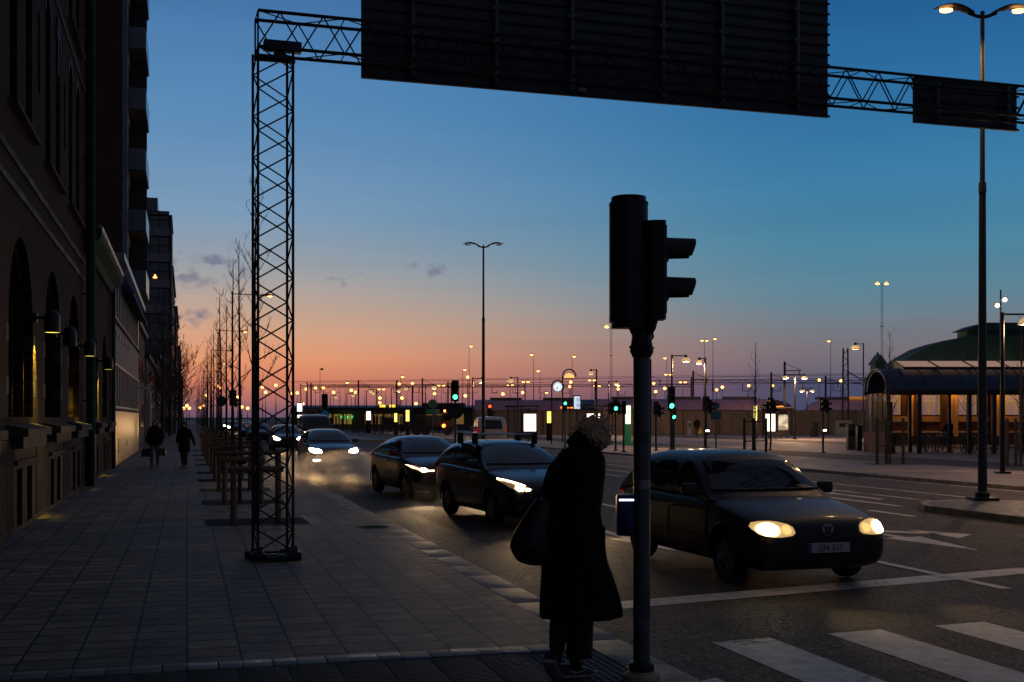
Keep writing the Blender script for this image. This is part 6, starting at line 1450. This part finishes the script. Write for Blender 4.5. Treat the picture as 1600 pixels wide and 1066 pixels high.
def head_mesh(b, c, s=1.0, yaw=0):
    M = Matrix.Translation(c) @ Matrix.Rotation(yaw, 4, 'Z') @ Matrix.Scale(s, 4)
    b.ball((0, .01, .02), (.076, .095, .100), 16, 12, M); b.ball((0, -.02, -.05), (.056, .068, .070), 14, 10, M); b.ball((0, -.05, -.095), (.030, .030, .024), 10, 8, M)
    b.path([(0, -.088, .02), (0, -.108, -.025), (0, -.092, -.035)], [.010, .016, .010], 8, True, M)
    for s_ in (-1, 1): b.ball((s_ * .078, .01, -.01), (.010, .020, .030), 8, 6, M); b.ball((s_ * .030, -.080, .028), (.020, .012, .008), 8, 6, M)
    b.path([(-.024, -.086, -.062), (0, -.094, -.060), (.024, -.086, -.062)], [.006, .009, .006], 6, True, M)
    b.tube((0, .01, -.20), (0, .01, -.05), .055, .050, 12, M)
# --- the woman in the foreground
wx, wy = 2.56, 7.86
W_ = thing('person', 'woman with curly blonde hair in a long black coat, walking by the near signal pole', 'person', (wx, wy, 0), -YAW)
# local frame: +x to the right of the picture, +y away from the camera, scale 224 px per metre, feet centre at px 895
K = FPX / dep(wx, wy)
lx = lambda px: (px - 800) / K - (cs * wx - sn * wy)
lz = lambda py: EYE + (HY - py) / K
coat = MB()
rows = [(965, 843, 971, .21), (950, 842, 970, .21), (930, 843, 965, .20), (905, 846, 958, .19), (880, 847, 950, .18), (850, 850, 946, .165), (820, 851, 942, .155), (795, 850, 938, .15), (770, 848, 941, .155), (750, 850, 946, .16), (732, 856, 947, .16), (716, 868, 946, .145), (704, 881, 940, .12), (694, 893, 933, .10), (686, 902, 928, .085)]
sway = lambda py: .04 * math.sin((965 - py) / 80)
oval_rings(coat, [((lx(a) + lx(c_)) / 2, .02 + (.10 if py < 740 else 0) * 0 + sway(py) * .3, lz(py), (lx(c_) - lx(a)) / 2, ry) for py, a, c_, ry in rows], 72, .055)
sh = lz(722)
coat.path([(lx(884), .02, lz(722)), (lx(868), .0, lz(760)), (lx(862), -.04, lz(800)), (lx(864), -.10, lz(838))], [.075, .066, .060, .050], 12)     # left arm, hand in pocket
coat.path([(lx(929), .04, lz(722)), (lx(931), .06, lz(765)), (lx(927), .05, lz(800)), (lx(932), -.02, lz(845))], [.070, .062, .058, .050], 12)      # right arm, hand in pocket
coat.path([(lx(905), .02, lz(700)), (lx(910), .03, lz(688)), (lx(913), .04, lz(680))], [.105, .084, .076], 16)                                     # raised collar
body_c = remesh_obj(coat, .009, 'coat', blackcloth, W_, 3)
b = MB(); b.bbox(lx(932), lx(945), -.06, .08, lz(862), lz(822), .012); b.build('pocket_flap', blackcloth, body_c)
b = MB(); b.path([(lx(855), -.185, lz(962)), (lx(857), -.18, lz(935)), (lx(861), -.17, lz(905))], .004, 5); b.build('coat_seam', pm('coat_seam', (.05, .035, .025), .6), body_c)
# body: neck, head, legs as one
bod = MB(); hc = Vector((lx(929), .075, lz(684)))
Mh = Matrix.Translation(hc) @ Matrix.Rotation(R(-35), 4, 'Z') @ Matrix.Rotation(R(28), 4, 'X') @ Matrix.Rotation(R(155), 4, 'Z')
bod.ball((0, .01, .02), (.076, .095, .100), 18, 12, Mh); bod.ball((0, -.02, -.05), (.056, .068, .070), 14, 10, Mh); bod.path([(0, -.088, .02), (0, -.112, -.025), (0, -.094, -.035)], [.010, .016, .010], 8, True, Mh)
for s_ in (-1, 1): bod.ball((s_ * .078, .01, -.01), (.010, .020, .030), 8, 6, Mh)
bod.path([(-.024, -.088, -.062), (0, -.096, -.060), (.024, -.088, -.062)], [.006, .009, .006], 6, True, Mh)
bod.path([hc + Vector((0, 0, -.03)), (lx(912), .04, lz(700)), (lx(905), .03, lz(715)), (lx(903), .02, lz(800)), (lx(903), .02, lz(880))], [.055, .055, .10, .12, .13], 14)
bod.path([(lx(888), .0, lz(880)), (lx(880), .02, lz(950)), (lx(869), -.06, lz(1000)), (lx(866), -.16, lz(1024))], [.08, .062, .050, .034], 12)
bod.path([(lx(915), .02, lz(880)), (lx(910), .06, lz(960)), (lx(904), .03, lz(1020)), (lx(898), .02, lz(1052))], [.08, .062, .048, .036], 12)
remesh_obj(bod, .010, 'body', skin, W_, 4)
tr = MB()
tr.path([(lx(883), .0, lz(900)), (lx(880), .02, lz(950)), (lx(872), -.04, lz(985)), (lx(869), -.10, lz(1012))], [.10, .085, .066, .052], 16)
tr.path([(lx(908), .02, lz(900)), (lx(907), .05, lz(960)), (lx(906), .05, lz(1000)), (lx(906), .04, lz(1030))], [.11, .100, .095, .092], 16)
remesh_obj(tr, .012, 'trousers', pm('black_trousers', (.007, .007, .008), .8), W_, 3)
b = MB(); b.path([(lx(869), -.10, lz(1008)), (lx(866), -.16, lz(1026))], .044, 12); b.path([(lx(902), .03, lz(1024)), (lx(899), .02, lz(1050))], .044, 12); b.build('sock', blackcloth, W_)
shoe_m = pm('dark_shoe', (.02, .02, .023), .5); sole_m = pm('pale_sole', (.35, .33, .32), .6)
def shoe(M, swoosh):
    rg, rs = [], []
    for k in range(11):
        t_ = k / 10; x = -.10 + .27 * t_; w = .040 + .012 * math.sin(math.pi * min(1, t_ * 1.1)) if t_ < .85 else .040 * (1 - (t_ - .85) * 4.2); h = (.095 - .045 * max(0, (t_ - .25) / .75) ** .8) * (1 if t_ < .9 else .75)
        rg.append([(x, w * math.cos(a), .028 + (h - .028) * max(0, math.sin(a)) ** .8) if math.sin(a) >= 0 else (x, w * math.cos(a), .028) for a in [2 * math.pi * j / 16 for j in range(16)]])
        rs.append([(x * 1.02, (w + .005) * math.cos(a), .014 + .014 * math.sin(a) + (.012 * max(0, t_ - .7) / .3)) for a in [2 * math.pi * j / 16 for j in range(16)]])
    b = MB(); b.rings(rg, True, M); s_ = b.build('shoe', shoe_m, W_)
    b = MB(); b.rings(rs, True, M); b.build('sole', sole_m, s_)
    if swoosh:
        b = MB()
        for s2 in (-1, 1): b.add([(-.045, s2 * .0525, .062), (-.01, s2 * .054, .040), (.03, s2 * .054, .040), (.09, s2 * .050, .064), (.03, s2 * .0545, .052), (-.005, s2 * .0545, .054)], [(0, 1, 5), (1, 2, 4, 5), (2, 3, 4)], M)
        b.build('shoe_mark', pm('mark_white', (.5, .47, .47), .5), s_, 0)
shoe(Matrix.Translation((lx(896), .03, lz(1060) + .0)) @ Matrix.Rotation(R(14), 4, 'Z'), True)
shoe(Matrix.Translation((lx(864), -.16, lz(1030) - .02)) @ Matrix.Rotation(R(60), 4, 'Z') @ Matrix.Rotation(R(-38), 4, 'Y') @ Matrix.Translation((-.02, 0, -.02)) @ Matrix.Rotation(R(180), 4, 'Z') if False else Matrix.Translation((lx(861), -.17, lz(1030) - .045)) @ Matrix.Rotation(R(70), 4, 'Z') @ Matrix.Rotation(R(42), 4, 'Y'), False)
# curly hair: a lumpy cap and many loose curls
hair_m = pm('blonde_hair', (.78, .50, .32), .45, var=.5, vs=60, spec=.5)
rnd = random.Random(5); b = MB(); b.ball(hc + Vector((-.008, .0, .030)), (.106, .114, .100), 18, 12)
for k in range(70):
    a, e = rnd.uniform(0, 6.28), rnd.uniform(-.5, 1.3); d = Vector((math.cos(a) * math.cos(e), math.sin(a) * math.cos(e), math.sin(e)))
    p = hc + Vector((-.008, 0, .03)) + Vector((d.x * .105, d.y * .108, d.z * .088)); b.ball(p, rnd.uniform(.012, .026), 8, 6)
hb = b.build('hair', hair_m, W_)
b = MB()
for k in range(360):
    a, e = rnd.uniform(0, 6.28), rnd.uniform(-.75, 1.45); d = Vector((math.cos(a) * math.cos(e), math.sin(a) * math.cos(e), math.sin(e)))
    p = hc + Vector((-.008, 0, .03)) + Vector((d.x * .104, d.y * .108, d.z * .090)); tx = d.cross(Vector((rnd.uniform(-1, 1), rnd.uniform(-1, 1), rnd.uniform(-1, 1)))).normalized(); ty = d.cross(tx)
    r0 = rnd.uniform(.011, .027); n = rnd.randint(7, 14); turns = rnd.uniform(.6, 1.6); le = rnd.uniform(.005, .028) + (rnd.uniform(0, .035) if k % 3 == 0 else 0) * (1.4 if d.x > .3 or d.x < -.6 else 1); q_ = []
    droop = Vector((0, 0, -.02 if e < .2 else 0))
    for j in range(n + 1):
        w = 2 * math.pi * turns * j / n; q_.append(p + d * (le * j / n) + tx * r0 * math.cos(w) + ty * r0 * math.sin(w) + droop * (j / n))
    b.path(q_, rnd.uniform(.003, .0065), 5, False)
b.build('curls', hair_m, hb, 0)
# shoulder bag: a thing of its own
sbg = thing('shoulder_bag', 'large slouchy black shoulder bag hanging at the woman\'s left side', 'bag', (wx, wy, 0), -YAW)
b = MB(); oval_rings(b, [(lx((a + c_) / 2), -.04, lz(py), (lx(c_) - lx(a)) / 2, ry) for py, a, c_, ry in [(882, 826, 850, .05), (876, 808, 862, .085), (864, 800, 866, .105), (850, 796, 866, .11), (832, 802, 866, .10), (812, 814, 866, .085), (794, 826, 866, .065), (778, 838, 864, .045)]], 24)
me = voxel(b, .012, 4); me.materials.clear(); me.materials.append(pm('black_leather', (.008, .008, .009), .42, var=.2, vs=8, bump=.3, bs=18)); bg_ = link('bag_body', me, sbg, 80)
b = MB(); b.path([(lx(838), -.08, lz(785)), (lx(852), -.14, lz(750)), (lx(868), -.11, lz(718)), (lx(880), -.02, lz(702)), (lx(884), .08, lz(708)), (lx(868), .13, lz(750)), (lx(842), .05, lz(785))], .011, 8); b.build('strap', pm('black_leather', (.008, .008, .009), .42), sbg)
# --- pedestrians
def pedestrian(px, d, yaw, h, label, coatlen, trouser_m, coat_m, hair_c, long_hair, arms, stride=.12, name='person', hair_len=.0, coatw=.24, z=0.0):
    x, y = at_px(px, d); t = thing('person', label, 'person', (x, y, z), -YAW + yaw); s = h / 1.70
    S = lambda p: tuple(c_ * s for c_ in p)
    b = MB(); hd = (0, -.01, 1.585); M = Matrix.Translation(S(hd)) @ Matrix.Scale(s, 4)
    b.ball((0, .01, .02), (.074, .092, .098), 16, 12, M); b.ball((0, -.02, -.05), (.054, .066, .066), 14, 10, M); b.path([(0, -.088, .02), (0, -.106, -.025), (0, -.09, -.035)], [.010, .015, .010], 8, True, M)
    for s_ in (-1, 1): b.ball((s_ * .076, .01, -.01), (.010, .02, .03), 8, 6, M)
    b.path([S((0, 0, 1.52)), S((0, .01, 1.42)), S((0, .01, 1.2)), S((0, 0, .95))], [.052 * s, .09 * s, .12 * s, .14 * s], 14)
    for s_, st in ((-1, -stride), (1, stride)):
        b.path([S((s_ * .09, 0, .93)), S((s_ * .085, st * .5 - .02, .50)), S((s_ * .08, st, .08)), ], [.088 * s, .058 * s, .038 * s], 12)
    hands = []
    for s_, (ex_, ey_, hx_, hy_, hz_) in zip((-1, 1), arms):
        b.path([S((s_ * .17, 0, 1.38)), S((ex_, ey_, 1.10)), S((hx_, hy_, hz_))], [.048 * s, .040 * s, .026 * s], 10); small_hand(b, S((hx_, hy_, hz_ + .03)), -s_); hands.append(S((hx_, hy_, hz_ - .05)))
    remesh_obj(b, .011, 'body', skin, t, 3)
    b = MB()
    for s_, st in ((-1, -stride), (1, stride)): b.path([S((s_ * .09, 0, .95)), S((s_ * .088, st * .5 - .02, .50)), S((s_ * .08, st, .11))], [.105 * s, .075 * s, .058 * s], 14)
    remesh_obj(b, .013, 'trousers', trouser_m, t, 3)
    b = MB(); oval_rings(b, [(0, .0, z_ * s, rx * s, ry * s) for z_, rx, ry in [(coatlen, coatw, .17), (coatlen + .2, coatw * .96, .165), (1.0, .205, .15), (1.15, .20, .145), (1.32, .215, .145), (1.42, .19, .12), (1.47, .11, .09), (1.52, .075, .08)]], 24)
    for s_, (ex_, ey_, hx_, hy_, hz_) in zip((-1, 1), arms): b.path([S((s_ * .17, 0, 1.39)), S((ex_, ey_, 1.10)), S((hx_ * .98, hy_ * .9, hz_ + .06))], [.075 * s, .062 * s, .05 * s], 12)
    remesh_obj(b, .014, 'coat', coat_m, t, 4)
    hm = pm('hair_' + hair_c[0], hair_c[1], .55, var=.3, vs=40); b = MB(); b.ball(S((0, .015, 1.615)), (.090 * s, .105 * s, .098 * s), 16, 12)
    if long_hair:
        for k in range(60): a = rnd.uniform(.2, 2.94) if k % 3 else rnd.choice((.1, 3.04)); px_ = .085 * math.cos(a); py_ = .03 + .08 * math.sin(a); b.path([S((px_, py_, 1.62)), S((px_ * 1.25, py_ * 1.1, 1.50)), S((px_ * 1.5 - long_hair * .08 * rnd.random(), py_ * 1.2, 1.40)), S((px_ * 1.6 - long_hair * rnd.uniform(.02, .13), py_, 1.28 + rnd.uniform(-.04, .05)))], [.012, .012, .009, .003], 5)
    else: b.path([S((-.08, .02, 1.60)), S((-.07, .05, 1.53))], .03 * s, 8); b.path([S((.08, .02, 1.60)), S((.07, .05, 1.53))], .03 * s, 8); b.ball(S((0, .05, 1.56)), .08 * s)
    b.build('hair', hm, t)
    for s_, st in ((-1, -stride), (1, stride)):
        b = MB(); b.path([S((s_ * .08, st + .05, .045)), S((s_ * .08, st - .05, .045)), S((s_ * .082, st - .17, .03))], [.045 * s, .045 * s, .032 * s], 10); b.path([S((s_ * .08, st, .05)), S((s_ * .08, st, .18))], .05 * s, 10); b.build('shoe', shoe_m, t)
    return t, hands
jeans = pm('grey_jeans', (.10, .13, .155), .8); dj = pm('dark_jeans', (.03, .04, .052), .8); navyc = pm('dark_coat', (.010, .010, .013), .85, spec=.2); blc = pm('black_jacket', (.008, .008, .009), .85, spec=.2)
p1, h1 = pedestrian(242, 43.5, R(4), 1.70, 'long haired walker in a black jacket and pale jeans carrying a bag in each hand', .80, jeans, blc, ('brown', (.12, .08, .05)), 1.0, ((-.27, 0, -.30, -.02, .85), (.26, 0, .27, 0, .85)), coatw=.27)
p2, h2 = pedestrian(288, 42.8, R(-3), 1.64, 'short haired walker in a dark knee length coat, right of the long haired one', .58, dj, navyc, ('dark', (.02, .016, .014)), 0, ((-.26, .02, -.25, -.04, .86), (.28, .05, .40, .02, .78)), coatw=.22, stride=-.10)
def carried_bag(p, hand, w, h, col, label, mat):
    pos = p.matrix_basis @ Vector(hand); t = thing('carrier_bag', label, 'bag', (pos.x, pos.y, max(.05, pos.z - .14 - h)), p.rotation_euler.z)
    b = MB(); b.rings([[(sx * w / 2 * a, sy * .06 * c_, z) for sx, sy in ((-1, -1), (1, -1), (1, 1), (-1, 1))] for z, a, c_ in ((0, 1.0, 1.2), (h * .5, 1.02, 1.1), (h, .75, .5))]); b.build('bag_body', mat, t)
    b = MB(); b.path([(-w * .25, 0, h), (-w * .12, 0, h + .13), (w * .12, 0, h + .13), (w * .25, 0, h)], .008, 6); b.build('handle', mat, t)
carried_bag(p1, h1[0], .34, .30, 0, 'reddish brown carrier bag in the left hand walker\'s hand on the wall side', pm('bag_brown', (.07, .03, .022), .6))
carried_bag(p1, h1[1], .26, .26, 0, 'grey handbag in the long haired walker\'s other hand', pm('bag_grey', (.07, .085, .085), .5))
p3, h3 = pedestrian(1089, 112, R(0), 1.78, 'dark standing figure with a yellow bag in front of the fence', .75, dj, blc, ('dark', (.02, .016, .014)), 0, ((-.26, 0, -.27, 0, .85), (.26, 0, .27, 0, .85)), stride=.05)
carried_bag(p3, h3[1], .4, .45, 0, 'small yellow bag held by the figure before the fence', pm('bag_yellow', (.4, .32, .02), .6))
p4, h4 = pedestrian(1483, 62.4, R(200), 1.74, 'dark figure bending among the parked bicycles in the shelter', .75, dj, blc, ('dark', (.02, .016, .014)), 0, ((-.26, -.1, -.2, -.3, .95), (.26, -.1, .2, -.3, .95)), stride=.08)
